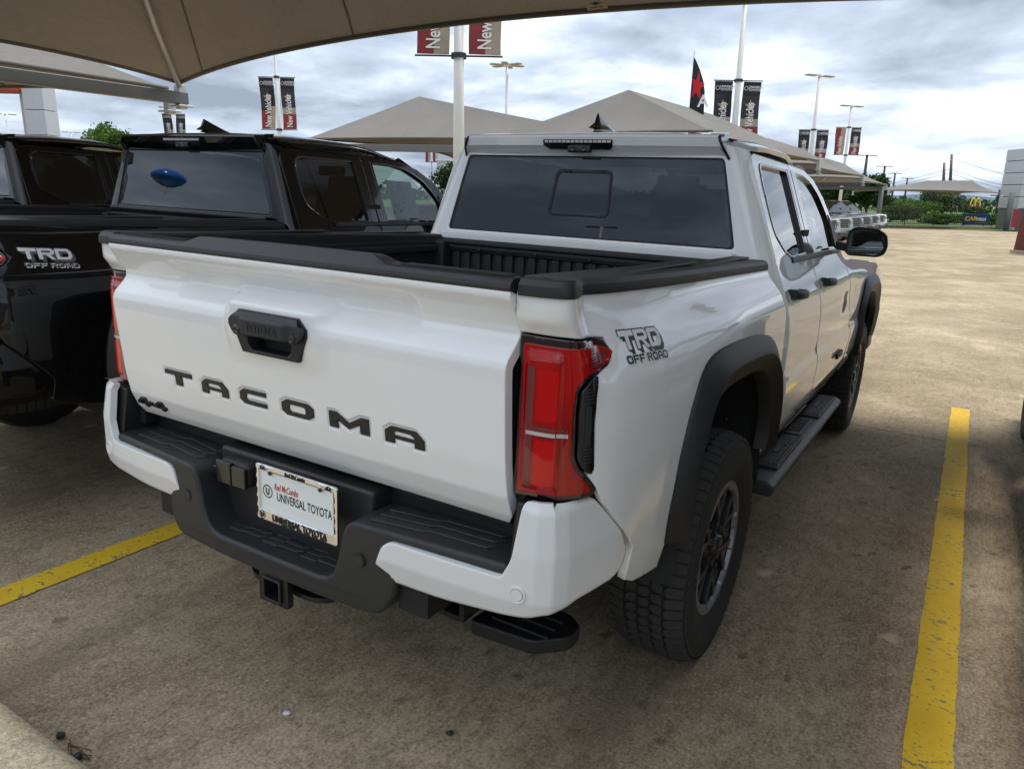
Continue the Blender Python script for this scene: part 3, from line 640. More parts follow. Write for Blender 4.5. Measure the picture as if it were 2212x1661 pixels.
def tg_xy(x, z, rec=True):
    ax = np.abs(x); k = smooth(.46, .41, ax); y = (1 - k) * np.interp(z, ZZ, ZO) + k * np.interp(z, ZZ, ZC)
    pad = smooth(.205, .150, ax) * smooth(1.266, 1.226, z) * smooth(1.06, 1.17, z); y = np.minimum(y, y * (1 - pad) + pad * -1.104)
    if rec:
        d = np.full(np.shape(x), -1.0)
        xf, zf, df = np.ravel(x), np.ravel(z), np.full(np.size(x), 1.0)
        for ch, x0, w in WORD:
            k_ = np.where((xf > x0 - .02) & (xf < x0 + w + .02) & (zf > WZ - .02) & (zf < WZ + WH + .02))[0]
            if len(k_):
                G = [(x0 + a * w, WZ + b * WH) for a, b in GLYPH[ch][0]]; Q = np.stack([xf[k_], zf[k_]], -1); dd = np.where(pip(Q, G), 0, pdist(Q, G)); df[k_] = np.minimum(df[k_], dd)
        y = y + (.0042 * smooth(.0085, .0045, df)).reshape(np.shape(y))
    return np.stack([x + 0 * y, y, z + 0 * y], -1)
TGH = [(-.112, 1.216), (-.138, 1.190), (-.138, 1.172), (-.104, 1.104), (.104, 1.104), (.138, 1.172), (.138, 1.190), (.112, 1.216)]
def tailgate(T):
    out = [(-.712, 1.345), (.712, 1.345), (.714, 1.27), (.712, 1.235), (.710, 1.18), (.709, 1.0), (.710, .90), (.712, .83), (.696, .803), (-.696, .803), (-.712, .83), (-.710, .90), (-.709, 1.0), (-.710, 1.18), (-.712, 1.235), (-.714, 1.27)]
    ex = np.stack(np.meshgrid(np.arange(-.525, .51, .0034), np.arange(.928, 1.006, .0034), indexing='ij'), -1).reshape(-1, 2); ex = np.concatenate([ex, np.stack(np.meshgrid(np.arange(-.705, .70, .011), np.arange(1.17, 1.342, .0052), indexing='ij'), -1).reshape(-1, 2)])
    tg = panel('tailgate', out, tg_xy, 'paint_white', T, [TGH], step=.0125, lip=.03, edge=.004, extra=ex)
    fl = lambda dy: (lambda x, z: tg_xy(x, z, False) + np.array([0, dy, 0]))
    for ch, x0, w in WORD: glyph('letter', ch, x0, WZ, w, WH, fl(.0005), 'letter_black', tg, .006, .012)
    b = [glyph('badge_piece', '4', -.690, .835, .062, .030, fl(-.007), 'letter_black', None, .007), glyph('badge_piece', 'x', -.628, .842, .020, .014, fl(-.005), 'letter_black', None, .005), glyph('badge_piece', '4', -.606, .835, .062, .030, fl(-.007), 'letter_black', None, .007)]
    join_meshes('badge', b, 'letter_black', tg)
    # handle: bucket plate, cup and grip bar
    hy = lambda x, z: np.stack([x + 0 * z, -1.107 + .10 * (1.16 - z) * .25 + 0 * x, z + 0 * x], -1)
    cup = [(-.082, 1.150), (.082, 1.150), (.082, 1.128), (.066, 1.113), (-.066, 1.113), (-.082, 1.128)]
    h = panel('handle_plate', TGH, hy, 'plastic_black', tg, [cup], step=.03, lip=.03, edge=.003)
    c = MB(); c.prism(cup, lambda u, v, t: (u * (1 - .12 * t), -1.105 + t * .045, v), 0, 1); c.f = c.f[1:]; c.sm = c.sm[1:]; c.build('handle_cup', 'plastic_black', h, fix=False)
    bar = [(-.110, 1.214), (-.134, 1.190), (-.134, 1.178), (-.118, 1.154), (.118, 1.154), (.134, 1.178), (.134, 1.190), (.110, 1.214)]
    def bary(x, z):
        y = -1.111 - .013 * smooth(1.216, 1.198, z) * smooth(1.150, 1.160, z) - .008 * smooth(.092, .076, np.abs(x)) * smooth(1.206, 1.198, z); return np.stack([x + 0 * y, y, z + 0 * y], -1)
    gb = panel('handle_grip', bar, bary, 'plastic_cap', h, step=.006, lip=.03, edge=.002)
    text_mesh('embossed_word', 'TOYOTA', .030, 'plastic_cap', frame_mat((0, -1.1320, 1.168), (1, 0, 0), (0, 0, 1)), gb, .0016, .0004, sx=.92)
    lk = MB(); lk.lathe([(0, .011), (-.004, .011), (-.005, .007), (-.002, .006), (-.002, .0005)], 20, 'Y', (.104, -1.1235, 1.166)); lk.build('key_lock', 'frame_black', gb, fix=False)
    cm = MB(); cm.lathe([(0, .014), (-.004, .013), (-.004, .008), (.002, .0005)], 20, 'Y', (-.104, -1.1225, 1.165)); cm.build('camera_lens', 'plastic_gloss', gb, fix=False)
    # cap with raised middle
    cp = MB(); xs = np.r_[np.linspace(-.712, -.39, 14), np.linspace(-.375, -.285, 10), np.linspace(-.26, .26, 20), np.linspace(.285, .375, 10), np.linspace(.39, .712, 14)]; rows = []
    for x in xs:
        u = float(smooth(.372, .305, abs(x))); zt = 1.371 - .004 * abs(x)
        rows.append([(x, -1.070, 1.3448), (x, -1.0905, 1.3448), (x, -1.0925, 1.352), (x, -1.0905, 1.360), (x, -1.082 + .004 * u, zt + .004 * u), (x, -1.074 + .010 * u, zt + .003 + .017 * u), (x, -1.020, zt + .003 + .015 * u), (x, -1.012, zt - .003 + .010 * u), (x, -1.008, 1.30)])
    strip(rows, cp)
    for r in (rows[0], rows[-1]): cp.add(r, [tuple(range(len(r)))])
    tc = cp.build('tailgate_cap', 'plastic_cap', tg, smooth_angle=.42)
    for sg in (-1, 1):
        for k in range(5): gr = MB(); gr.box((sg * .545, -1.062 + k * .009, 1.3745), (.29, .0035, .0025)); gr.build('cap_ridge', 'plastic_cap', tc, fix=False)
    ib = MB(); ib.box((0, -.996, 1.07), (1.38, .02, .54)); ib.build('inner_skin', 'liner', tg, bevel=.006)
    return tg

# ---- bumper
BQ = np.array([(.36, -1.135), (.60, -1.128), (.74, -1.115), (.81, -1.100), (.848, -1.078), (.866, -1.04), (.884, -.96), (.903, -.86), (.914, -.76)])
BS, BX, BY = mkpath(BQ, 7); BNX, BNY = np.gradient(BY), -np.gradient(BX); _l = np.hypot(BNX, BNY); BNX /= _l; BNY /= _l
def bump_fn(sg, off=0):
    def f(s, z):
        o = off - .16 * np.maximum(z - .785, 0) - .25 * np.maximum(.662 - z, 0); o = o - .010 * smooth(.880, .897, z)
        return np.stack([sg * (ext(s, BS, BX) + o * np.interp(s, BS, BNX)), ext(s, BS, BY) + o * np.interp(s, BS, BNY), z + 0 * s], -1)
    return f
B_OUT = rounded([(.070, .719), (.046, .701), (.018, .628), (.028, .611), (.10, .611), (.194, .612), (.43, .628), (.477, .642), (.577, .662), (.70, .664), (.748, .676), (.769, .712), (.736, .774), (.657, .860), (.625, .890), (.50, .897), (.416, .897), (.411, .87), (.400, .766), (.378, .722), (.366, .7185), (.241, .7195)], [.012, .012, .012, .012, 0, 0, .02, 0, 0, 0, .02, .02, .01, .02, .01, 0, .01, .01, .02, .012, .01, 0])
def bumper(T):
    bu = empty('rear_bumper'); bu.parent = T
    half = [(0, .560), (.195, .560), (.228, .566), (.248, .585), (.262, .62), (.284, .705), (.294, .728), (.314, .742), (.742, .742), (.742, .706), (.455, .706), (.448, .640), (.440, .575), (.420, .535), (.395, .514), (.365, .505), (.20, .500), (0, .499)]
    poly = half + [(-x, z) for x, z in reversed(half[1:-1])]
    bend = lambda x: .030 * (x / .74) ** 2 + .016 * float(smooth(.41, .455, abs(x)))
    mb = MB(); mb.prism(poly, lambda u, v, t: (u, t + bend(u), v), -1.146, -.92)
    cv = mb.build('step_cover', 'bumper_black', bu, bevel=.016, seg=4)
    # wall behind the middle step, and the valance under the tailgate
    w = MB(); w.box((0, -1.000, .665), (.60, .09, .235)); w.build('plate_wall', 'bumper_black', bu, bevel=.012, seg=3)
    w = MB(); w.box((0, -.955, .745), (1.50, .03, .06)); w.build('valance', 'plastic_black', bu, bevel=.004)
    # tread pads
    def pads(x0, x1, y0, y1, z, sk):
        n = 3
        for k in range(n):
            d = (y1 - y0) / n; ya, yb = y0 + k * d, y0 + (k + 1) * d - .004
            P = [(x0 + sk * .0, ya), (x0 + .45 * (x1 - x0), ya), (x0 + .50 * (x1 - x0), ya + d * .33), (x1, ya + d * .33), (x1 + .018, yb + d * .12), (x0 + .52 * (x1 - x0), yb + d * .12), (x0 + .47 * (x1 - x0), yb), (x0 + .012, yb)]
            m_ = MB(); m_.prism(P, lambda u, v, t: (u, v + bend(u), t), z - .002, z + .0055); m_.build('tread_pad', 'pad', bu, bevel=.0022, seg=2)
    pads(.345, .660, -1.112, -1.005, .742, 0); pads(-.670, -.350, -1.112, -1.005, .742, 0)
    for x0 in (-.215, -.065, .085): pads(x0, x0 + .122, -1.098, -1.052 + .03, .560, 0)
    for sg in (1, -1):
        c = panel('corner_cover', B_OUT, bump_fn(sg), 'bumper_white', bu, step=.014, lip=.022, edge=.006, flip=(sg < 0))
        q = bump_fn(sg)(np.array(.417), np.array(.686)); n = Vector((sg * .12, -1, 0)).normalized(); M4 = frame_mat(tuple(q), n.cross(Vector((0, 0, 1))), (0, 0, 1)) if False else n.to_track_quat('Z', 'Y').to_matrix().to_4x4(); M4.translation = Vector([float(v) for v in q])
        s = MB(); s.lathe([(-.004, .0215), (.0020, .0212), (.0034, .0200)], 32, 'Z'); s.lathe([(.0034, .0200), (.0034, .0165)], 32, 'Z'); s.lathe([(.0034, .0165), (.0006, .0150)], 32, 'Z'); s.lathe([(.0006, .0135), (.0024, .0128)], 32, 'Z'); s.lathe([(.0024, .0128), (.0024, .0005)], 32, 'Z'); so = s.build('parking_sensor', 'bumper_white', bu, fix=False); so.data.transform(M4)
        s = MB(); s.lathe([(-.004, .0195), (.0010, .0190)], 32, 'Z'); s.lathe([(.0010, .0190), (.0010, .0160)], 32, 'Z'); s.lathe([(-.001, .0158), (.0016, .0150)], 32, 'Z'); s.lathe([(.0016, .0150), (.0016, .0005)], 32, 'Z'); so = s.build('parking_sensor', 'bumper_black', bu, fix=False)
        M5 = Vector((0, -1, 0)).to_track_quat('Z', 'Y').to_matrix().to_4x4(); M5.translation = Vector((sg * .337, -1.1405, .645)); so.data.transform(M5)
        # dark inner side of the corner
        i = MB(); i.prism([(-1.09, .70), (-.96, .70), (-.94, .88), (-1.06, .88)], lambda u, v, t: (t, u, v), sg * .735, sg * .800); i.build('corner_inner', 'plastic_black', bu, bevel=.006)
        # under-bumper recovery hook
        h = MB(); h.box((sg * .455, -.90, .51), (.016, .10, .13)); h.box((sg * .520, -.90, .51), (.016, .10, .13)); h.box((sg * .4875, -.925, .452), (.081, .05, .016)); h.box((sg * .4875, -.86, .53), (.081, .02, .10))
        h.build('recovery_bracket', 'chassis', bu, bevel=.003)
    # licence plate with chrome frame
    py = -1.105
    pl = MB(); pl.box((.088, py, .722), (.292, .004, .150)); p = pl.build('licence_plate', 'sticker_white', bu, bevel=.001, seg=1)
    ox, oz = .088, .722
    O = rounded([(ox - .152, oz - .081), (ox + .152, oz - .081), (ox + .152, oz + .080), (ox - .152, oz + .080)], .010)
    I = rounded([(ox - .140, oz - .052), (ox + .140, oz - .052), (ox + .140, oz + .066), (ox + .105, oz + .066), (ox + .094, oz + .054), (ox + .086, oz + .066), (ox - .086, oz + .066), (ox - .094, oz + .054), (ox - .105, oz + .066), (ox - .140, oz + .066)], .004)
    fr = panel('plate_frame', O, lambda x, z: np.stack([x, 0 * x + py - .008, z + 0 * x], -1), 'chrome', p, [I], step=.03, lip=.006, edge=.003)
    fm = lambda x, z, y: frame_mat((x, y, z), (1, 0, 0), (0, 0, 1))
    text_mesh('plate_word', 'UNIVERSAL TOYOTA', .0350, 'letter_black', fm(ox + .026, oz - .014, py - .0024), p, .0003, .0003, sx=.62)
    text_mesh('plate_script', 'Red McCombs', .027, 'decal_red', fm(ox - .040, oz + .016, py - .0024), p, .0003, .0003, shear=.25, sx=.56)
    text_mesh('frame_word', 'UNIVERSAL TOYOTA', .0270, 'letter_black', fm(ox + .012, oz - .0750, py - .0086), fr, .0015, .0004, sx=.80)
    text_mesh('frame_script', 'Red McCombs', .018, 'letter_black', fm(ox, oz + .067, py - .0086), fr, .001, .0003, shear=.25, sx=.7)
    em = MB()
    for (x, z, r) in ((ox - .112, oz + .004, .019),):
        em.lathe([(-.0026, r), (-.0026, r - .0032)], 28, 'Y', (x, py, z)); 
    em.build('plate_emblem', 'letter_black', p, fix=False); text_mesh('plate_emblem_letter', 'U', .026, 'letter_black', fm(ox - .112, oz - .005, py - .0024), p, .0003, .0014, sx=.8)
    em = MB(); em.lathe([(-.0090, .0125), (-.0095, .0105)], 24, 'Y', (ox - .130, py, oz - .066))
    for sx in (-1, 1):
        for (a, b) in ((.0075, .0055), (.0042, .0058)): em.tube([(ox + sx * .124 + a * math.cos(t), py - .009, oz + .0735 + b * math.sin(t)) for t in np.linspace(0, 2 * math.pi, 17)], .0008, 5)
    em.build('frame_emblem', 'letter_black', fr, fix=False); text_mesh('frame_emblem_letter', 'U', .017, 'letter_black', fm(ox - .130, oz - .072, py - .0090), fr, .0006, .0008)
    sc = MB()
    for sx in (-1, 1): sc.lathe([(-.006, .0062), (-.011, .0055), (-.0115, .001)], 12, 'Y', (ox + sx * .094, py, oz + .062))
    sc.build('plate_screw', 'frame_black', p, fix=False)
    # trailer socket
    ts = MB(); ts.box((-.192, -1.062, .730), (.125, .05, .072)); t = ts.build('trailer_socket', 'plastic_black', bu, bevel=.017, seg=4)
    d = MB(); d.box((-.222, -1.092, .730), (.062, .014, .066)); d.box((-.158, -1.092, .728), (.056, .014, .060)); d.box((-.262, -1.090, .728), (.022, .010, .024)); d.box((-.190, -1.096, .730), (.006, .012, .07)); d.build('socket_lid', 'frame_black', t, bevel=.008, seg=3)
    # hitch receiver
    hr = MB(); O = rounded([(-.060, .395), (.054, .395), (.054, .505), (-.060, .505)], .006); I = rounded([(-.032, .412), (.026, .412), (.026, .470), (-.032, .470)], .006)
    h = panel('hitch_receiver', O, lambda x, z: np.stack([x, 0 * x - 1.118, z + 0 * x], -1), 'frame_black', bu, [I], step=.03, lip=.02, edge=.002)
    tb = MB(); tb.prism(I, lambda u, v, t: (u, t, v), -1.117, -.80); tb.f = tb.f[1:]; tb.sm = tb.sm[1:]; tb.build('receiver_tube', 'chassis', h, fix=False)
    O2 = rounded([(-.039, .405), (.033, .405), (.033, .477), (-.039, .477)], .009); panel('receiver_collar', O2, lambda x, z: np.stack([x, 0 * x - 1.126, z + 0 * x], -1), 'frame_black', h, [I], step=.03, lip=.01, edge=.003)
    for sg in (1, -1):
        O = rounded([(sg * .03, -1.09), (sg * .03, -.99), (sg * .12, -.99), (sg * .165, -1.02), (sg * .165, -1.06), (sg * .12, -1.09)], .03); I = rounded([(sg * .075, -1.055), (sg * .075, -1.027), (sg * .142, -1.027), (sg * .142, -1.055)], .012)
        panel('chain_loop', O, lambda x, y: np.stack([x, y + 0 * x, 0 * x + .442], -1), 'frame_black', h, [I], step=.02, lip=.014, edge=.002)
    cb = MB(); cb.tube([(-.48, -.86, .50), (.48, -.86, .50)], .035, 12); cb.build('cross_tube', 'chassis', bu, fix=False)
    return bu

def tail_light(T, sg):
    fn0 = bedside(sg); root = None
    def off(o):
        def f(s, z):
            h = 1e-3; P = fn0(s, z); N = np.cross(fn0(s + h, z) - fn0(s - h, z), fn0(s, z + h) - fn0(s, z - h)); N = N / np.maximum(np.linalg.norm(N, axis=-1, keepdims=True), 1e-12)
            return P + N * o * sg
        return f
    d = .02
    OUT = rounded([(-.007, 1.253), (.078 + d, 1.250), (.232 + d, 1.240), (.250 + d, 1.211), (.222 + d, 1.187), (.178 + d, 1.172), (.142 + d, 1.170), (.113 + d, 1.146), (.108 + d, 1.10), (.110 + d, .994), (.122 + d, .968), (.140 + d, .950), (.168 + d, .916), (.157 + d, .903), (.091 + d, .895), (-.007, .889)], .008, 3)
    base = panel('tail_light', OUT, off(.001), 'lens_smoke', T, step=.014, lip=.02, edge=.003, flip=sg < 0)
    RED = rounded([(.012, 1.236), (.215, 1.229), (.250, 1.214), (.236, 1.196), (.185, 1.181), (.148, 1.178), (.121, 1.150), (.117, 1.10), (.119, .99), (.132, .962), (.156, .936), (.170, .915), (.10, .905), (.012, .902)], .008, 3)
    def lens(s, z):   # faceted outer lens
        h = .0060 + .006 * smooth(.10, .085, s) * smooth(.008, .02, s) * smooth(1.228, 1.20, z) * smooth(.905, .93, z) + .004 * smooth(.13, .17, s) * smooth(1.18, 1.20, z)
        return off(1.0)(s, z) * 0 + _offset(fn0, s, z, h * sg)
    def _offset(fn, s, z, o):
        e_ = 1e-3; P = fn(s, z); N = np.cross(fn(s + e_, z) - fn(s - e_, z), fn(s, z + e_) - fn(s, z - e_)); N = N / np.maximum(np.linalg.norm(N, axis=-1, keepdims=True), 1e-12); return P + N * np.asarray(o)[..., None]
    LEN = rounded([(.003, 1.236), (.215, 1.229), (.262, 1.213), (.240, 1.194), (.190, 1.180), (.152, 1.176), (.124, 1.149), (.119, 1.10), (.121, .99), (.135, .962), (.158, .936), (.172, .915), (.10, .905), (.003, .902)], .008, 3)
    ln = panel('lens', LEN, lens, 'lens_red', base, step=.008, lip=.006, edge=.002, flip=sg < 0)
    flat = lambda o: (lambda s, z: _offset(fn0, s, z, (o + .006 * smooth(.10, .085, s) * smooth(.008, .02, s) * smooth(1.228, 1.20, z) * smooth(.905, .93, z)) * sg))
    panel('inner_column', rounded([(.018, 1.19), (.036, 1.19), (.036, .912), (.018, .912)], .004), flat(.0066), 'lens_dark_red', ln, step=.012, lip=0, flip=sg < 0)
    for za, zb_ in ((.925, 1.030), (1.072, 1.185)): panel('inner_block', rounded([(.042, zb_), (.088, zb_), (.088, za), (.042, za)], .010), flat(.0063), 'lens_bright', ln, step=.012, lip=0, flip=sg < 0)
    panel('side_reflector', rounded([(.165, 1.219), (.228, 1.217), (.240, 1.211), (.225, 1.196), (.185, 1.187), (.16, 1.19)], .004), flat(.0105), 'lens_dark_red', ln, step=.012, lip=0, flip=sg < 0)
    panel('reverse_strip', [(.022, 1.060), (.112, 1.060), (.112, 1.049), (.022, 1.049)], flat(.0072), 'lens_dark_red', ln, step=.015, lip=0, flip=sg < 0)
    panel('reverse_strip', [(.022, 1.0475), (.112, 1.0475), (.112, 1.039), (.022, 1.039)], flat(.0074), 'lens_clear', ln, step=.015, lip=0, flip=sg < 0)
    # black vent trim between the lens and the wing
    TR = rounded([(.176 + .018, 1.170), (.146 + .018, 1.166), (.118 + .018, 1.142), (.114 + .018, 1.10), (.116 + .018, .996), (.127 + .018, .972), (.146 + .018, .956), (.160 + .016, .962), (.156 + .016, 1.063), (.163 + .018, 1.131)], .006, 3)
    tr = panel('vent_trim', TR, lambda s, z: _offset(fn0, s, z, (.009 - .006 * smooth(.165, .175, s)) * sg), 'plastic_gloss', base, step=.01, lip=.012, edge=.002, flip=sg < 0)
    panel('vent_insert', rounded([(.146, 1.110), (.160, 1.110), (.159, 1.025), (.147, 1.025)], .003), lambda s, z: _offset(fn0, s, z, .0115 * sg + 0 * s), 'plastic_black', tr, step=.012, lip=.004, edge=.001, flip=sg < 0)
    for z0 in [1.118 + .007 * k for k in range(5)] + [1.014 - .007 * k for k in range(5)]:
        panel('vent_fin', [(.144, z0 + .0022), (.164, z0 + .0022), (.164, z0 - .0012), (.144, z0 - .0012)], lambda s, z: _offset(fn0, s, z, .0115 * sg + 0 * s), 'plastic_black', tr, step=.02, lip=.004, edge=.0005, flip=sg < 0)
    return OUT
def decal(T, sg, s0, z0, w, h, slope):
    """big three letter decal over a smaller line, white faces with black drop shadow"""
    fn0 = bedside(sg); r = empty('side_decal'); r.parent = T
    def fn(o, du=0, dv=0):
        def f(u, v):
            s = (s0 + u + du) if sg > 0 else (s0 + w - u - du); z = z0 + v + dv + slope * u; e_ = 1e-3; P = fn0(s, z)
            N = np.cross(fn0(s + e_, z) - fn0(s - e_, z), fn0(s, z + e_) - fn0(s, z - e_)); N = N / np.maximum(np.linalg.norm(N, axis=-1, keepdims=True), 1e-12); return P + N * o * sg
        return f
    def word(nm, chars, u0, v0, gw, gh, gap, mat, o, du, dv):
        obs = [glyph('piece', c, u0 + k * (gw + gap), v0, gw, gh, fn(o, du, dv), mat, None, 0, .03) for k, c in enumerate(chars) if c != ' ']
        return join_meshes(nm, obs, mat, r)
    gw = w * .30; gh = h * .55
    for k in range(4): word('decal_shadow', 'TRD', .0, h * .40, gw, gh, w * .02, 'decal_black', .0006 + .0002 * k, .002 + .003 * k, -.002 - .003 * k) if k in (1, 3) else None
    word('decal_outline', 'TRD', -.003, h * .40 - .003, gw + .006, gh + .006, w * .02 - .006, 'decal_black', .0012, 0, 0); word('decal_face', 'TRD', .0, h * .40, gw, gh, w * .02, 'decal_white', .0016, 0, 0)
    for wd_, u0 in (('OFF', .004), ('ROAD', .004 + w * .455)):
        word('decal_line_shadow', wd_, u0, .0, w * .122, h * .24, w * .014, 'decal_white', .0008, .003, -.003); word('decal_line', wd_, u0, .0, w * .122, h * .24, w * .014, 'decal_black', .0012, 0, 0)
    return r
CQ = np.array([(0, .600), (.72, .600), (.775, .602), (.812, .612), (.838, .632), (.850, .660), (.855, .70)])
CS, CXs, CYs = mkpath(CQ, 6)
def cabback(s, z):
    a = np.abs(s); bx = ext(a, CS, CXs) * np.sign(s); by = ext(a, CS, CYs); k = np.interp(z, ZZ, TC) / .855
    k = np.where(z < 1.33, np.interp(z, [.5, 1.0, 1.2, 1.33], [1.09, 1.095, 1.06, 1.0]), k)
    return np.stack([bx * k, by + .098 * np.maximum(z - 1.33, 0), z + 0 * bx], -1)
def shifted(fn, o, sg=1):
    def f(u, v):
        e_ = 1e-3; P = fn(u, v); N = np.cross(fn(u + e_, v) - fn(u - e_, v), fn(u, v + e_) - fn(u, v - e_)); N = N / np.maximum(np.linalg.norm(N, axis=-1, keepdims=True), 1e-12); return P + N * o * sg
    return f
def roof_z(x, y): return 1.824 + .022 * smooth(.60, 1.1, y) - .085 * smooth(1.35, 2.05, y) - .060 * (np.abs(x) / .69) ** 5 - .0 * y
def make_truck():
    T = empty('pickup_truck')
    fr = bedside(1); TOP = lambda y: 1.352 - .020 * (y + 1.06)
    # ---- bed sides
    arch = [(s_y(a), b) for a, b in [(p[0] * .985, p[1] - .006) for p in FLARE_OUT]]
    for sg in (1, -1):
        d = .02
        out = [(-.006, 1.345), (s_y(-.95), 1.343), (s_y(-.5), 1.335), (s_y(0), 1.325), (s_y(.3), 1.318), (s_y(.565), 1.312), (s_y(.565), 1.2), (s_y(.565), .66)] + list(reversed(arch)) + \
              [(s_y(-.57), .565), (s_y(-.74), .598), (s_y(-.80), .628), (s_y(-.79), .716), (s_y(-.835), .767), (s_y(-.945), .882), (.170 + d, .914), (.168 + d, .918), (.142 + d, .952), (.155 + d, .960), (.156 + d, 1.063), (.163 + d, 1.131), (.178 + d, 1.172), (.222 + d, 1.186), (.253 + d, 1.211), (.237 + d, 1.245), (.078 + d, 1.2555), (-.006, 1.258)]
        panel('bed_side', out, bedside(sg), 'paint_white', T, step=.020, lip=.02, edge=.004, flip=sg < 0)
        tail_light(T, sg)
        dk = MB(); dk.box((sg * .765, -.985, 1.06), (.09, .05, .36)); dk.box((sg * .722, -.995, 1.05), (.03, .05, .58)); dk.build('lamp_backing', 'chassis', T)
        decal(T, sg, s_y(-.845), 1.178, .208, .076, -.055)
        # rail cap
        cp = MB(); rows = []
        for s in np.r_[np.linspace(0.0, .30, 30), np.linspace(.32, PS[-1] - .012, 40)]:
            P = bedside(sg)(np.array(s), np.array(1.35)); y = float(P[1]); zt = 1.375 - .018 * (y + 1.06); w = float(np.interp(s, PS, PW)); n = Vector((sg * w, -(1 - w), 0)).normalized(); p = Vector((float(P[0]), y, 0))
            inn = Vector((sg * .700, max(y, -1.03), 0))
            if s < .06: inn = Vector((p.x * .35 + sg * .705 * .65, -1.015, 0))
            rows.append([tuple(p + n * -.004 + Vector((0, 0, zt - .037))), tuple(p + n * .007 + Vector((0, 0, zt - .037))), tuple(p + n * .009 + Vector((0, 0, zt - .030))), tuple(p + n * .007 + Vector((0, 0, zt - .014))), tuple(p - n * .002 + Vector((0, 0, zt - .003))), tuple(p - n * .014 + Vector((0, 0, zt))), tuple(inn + Vector((0, 0, zt - .001))), tuple(inn + Vector((-sg * .006, 0, zt - .008))), tuple(inn + Vector((-sg * .006, 0, zt - .07)))])
        strip(rows, cp)
        for r in (rows[0], rows[-1]): cp.add(r, [tuple(range(len(r)))])
        rc = cp.build('rail_cap', 'plastic_cap', T, smooth_angle=.5)
        for (y0, y1) in ((-.80, -.15), (-.08, .48)):
            g_ = MB(); g_.box((sg * .765, (y0 + y1) / 2, 1.3695 - .018 * ((y0 + y1) / 2 + .85) + .004), (.060, y1 - y0, .007)); g_.build('rail_lid', 'plastic_cap', rc, bevel=.003)
        # bed inner wall
        iw = MB(); iw.box((sg * .695, -.22, 1.12), (.03, 1.56, .40)); iw.box((sg * .675, -.22, 1.285), (.03, 1.50, .032)); iw.build('bed_wall', 'liner', T, bevel=.006)
        make_flare(T, sg, 0, lambda y, z, f=bedside(sg): f(np.array(s_y(float(y))), z)); make_well(T, sg, 0)
        make_flare(T, sg, WB, cabside(sg), -.004); make_well(T, sg, WB)
        make_wheel(T, sg, 0); make_wheel(T, sg, WB)
    tailgate(T); bumper(T)
    # ---- bed floor and ribbed front wall
    b = MB(); b.box((0, -.22, .93), (1.42, 1.56, .03)); b.build('bed_floor', 'liner', T)
    fw = MB(); fw.box((0, .565, 1.12), (1.42, .03, .42)); fw = fw.build('bed_front_wall', 'liner', T, bevel=.004)
    rb = MB(); rb.box((0, 0, 0), (.040, .024, .335)); base = rb.build('rib', 'liner', fw, bevel=.007, seg=2)
    xs = np.linspace(-.600, .600, 21)
    for k, x in enumerate(xs):
        o = base if k == 0 else base.copy()
        if k: COL.objects.link(o)
        o.location = (x, .545, 1.110)
    hr = MB(); hr.box((0, .548, 1.318), (1.40, .075, .020)); hr.build('front_header', 'liner', fw, bevel=.006)
    hr = MB(); hr.box((0.0, .524, 1.296), (1.26, .016, .018)); hr.box((0, .531, 1.282), (1.26, .012, .012)); hr = hr.build('cleat_rail', 'plastic_black', fw, bevel=.003)
    for x in (-.45, -.15, .12, .40): sc = MB(); sc.lathe([(0, .007), (-.005, .006), (-.006, .001)], 10, 'Y', (x, .514, 1.290)); sc.build('screw', 'frame_black', hr, fix=False)
    for sg in (1, -1): c = MB(); c.box((sg * .675, .515, 1.215), (.085, .08, .215)); c.build('corner_post', 'liner', fw, bevel=.015, seg=3)
    # ---- cab back, with rear window
    gl = rounded([(-.716, 1.373), (.716, 1.373), (.742, 1.722), (-.742, 1.722)], .02)
    E_ = CS[-1]
    out = [(-E_ + .03, 1.0), (E_ - .03, 1.0), (E_ - .03, 1.33), (E_ - .03, 1.757), (.60, 1.795), (-.60, 1.795), (-E_ + .03, 1.757), (-E_ + .03, 1.33)]
    cb = panel('cab_back', out, cabback, 'paint_white', T, [gl], step=.022, lip=.02, edge=.004)
    sh = MB(); sh.prism([(.55, 1.365), (.603, 1.362), (.603, 1.33), (.55, 1.33)], lambda u, v, t: (t, u, v), -.71, .71); sh.build('window_ledge', 'paint_white', cb, bevel=.006)
    rw = panel('rear_window', gl, shifted(cabback, -.006), 'glass_privacy', T, step=.05, lip=.004, edge=.001)
    sl = rounded([(-.170, 1.466), (.150, 1.466), (.165, 1.665), (-.155, 1.665)], .028); sl2 = rounded([(-.157, 1.474), (.141, 1.474), (.152, 1.651), (-.139, 1.651)], .022)
    panel('slider_frame', sl, shifted(cabback, -.003), 'gasket', rw, [sl2], step=.03, lip=.008, edge=.002)
    panel('slider_glass', sl2, shifted(cabback, -.010), 'glass_privacy', rw, step=.05, lip=0)
    gk = rounded([(-.704, 1.380), (.704, 1.380), (.730, 1.715), (-.730, 1.715)], .02); panel('window_seal', gl, shifted(cabback, -.004), 'gasket', rw, [gk], step=.04, lip=.002, edge=.001)
    # ---- roof spoiler, brake lamp, fin
    sp_ = MB(); rows = []
    prf = [(.74, 1.828), (.66, 1.817), (.606, 1.812), (.594, 1.807), (.589, 1.798), (.598, 1.764), (.606, 1.758), (.640, 1.722), (.66, 1.720)]
    for t in np.linspace(-1, 1, 25):
        row = []
        for (y, z) in prf: xe = .590 + .45 * (1.802 - min(z, 1.802)); row.append((t * xe, y + .010 * t * t, z - .002 * t * t))
        rows.append(row)
    strip(rows, sp_)
    for r in (rows[0], rows[-1]): sp_.add(r, [tuple(range(len(r)))])
    spo = sp_.build('roof_spoiler', 'paint_white', T, smooth_angle=.45)
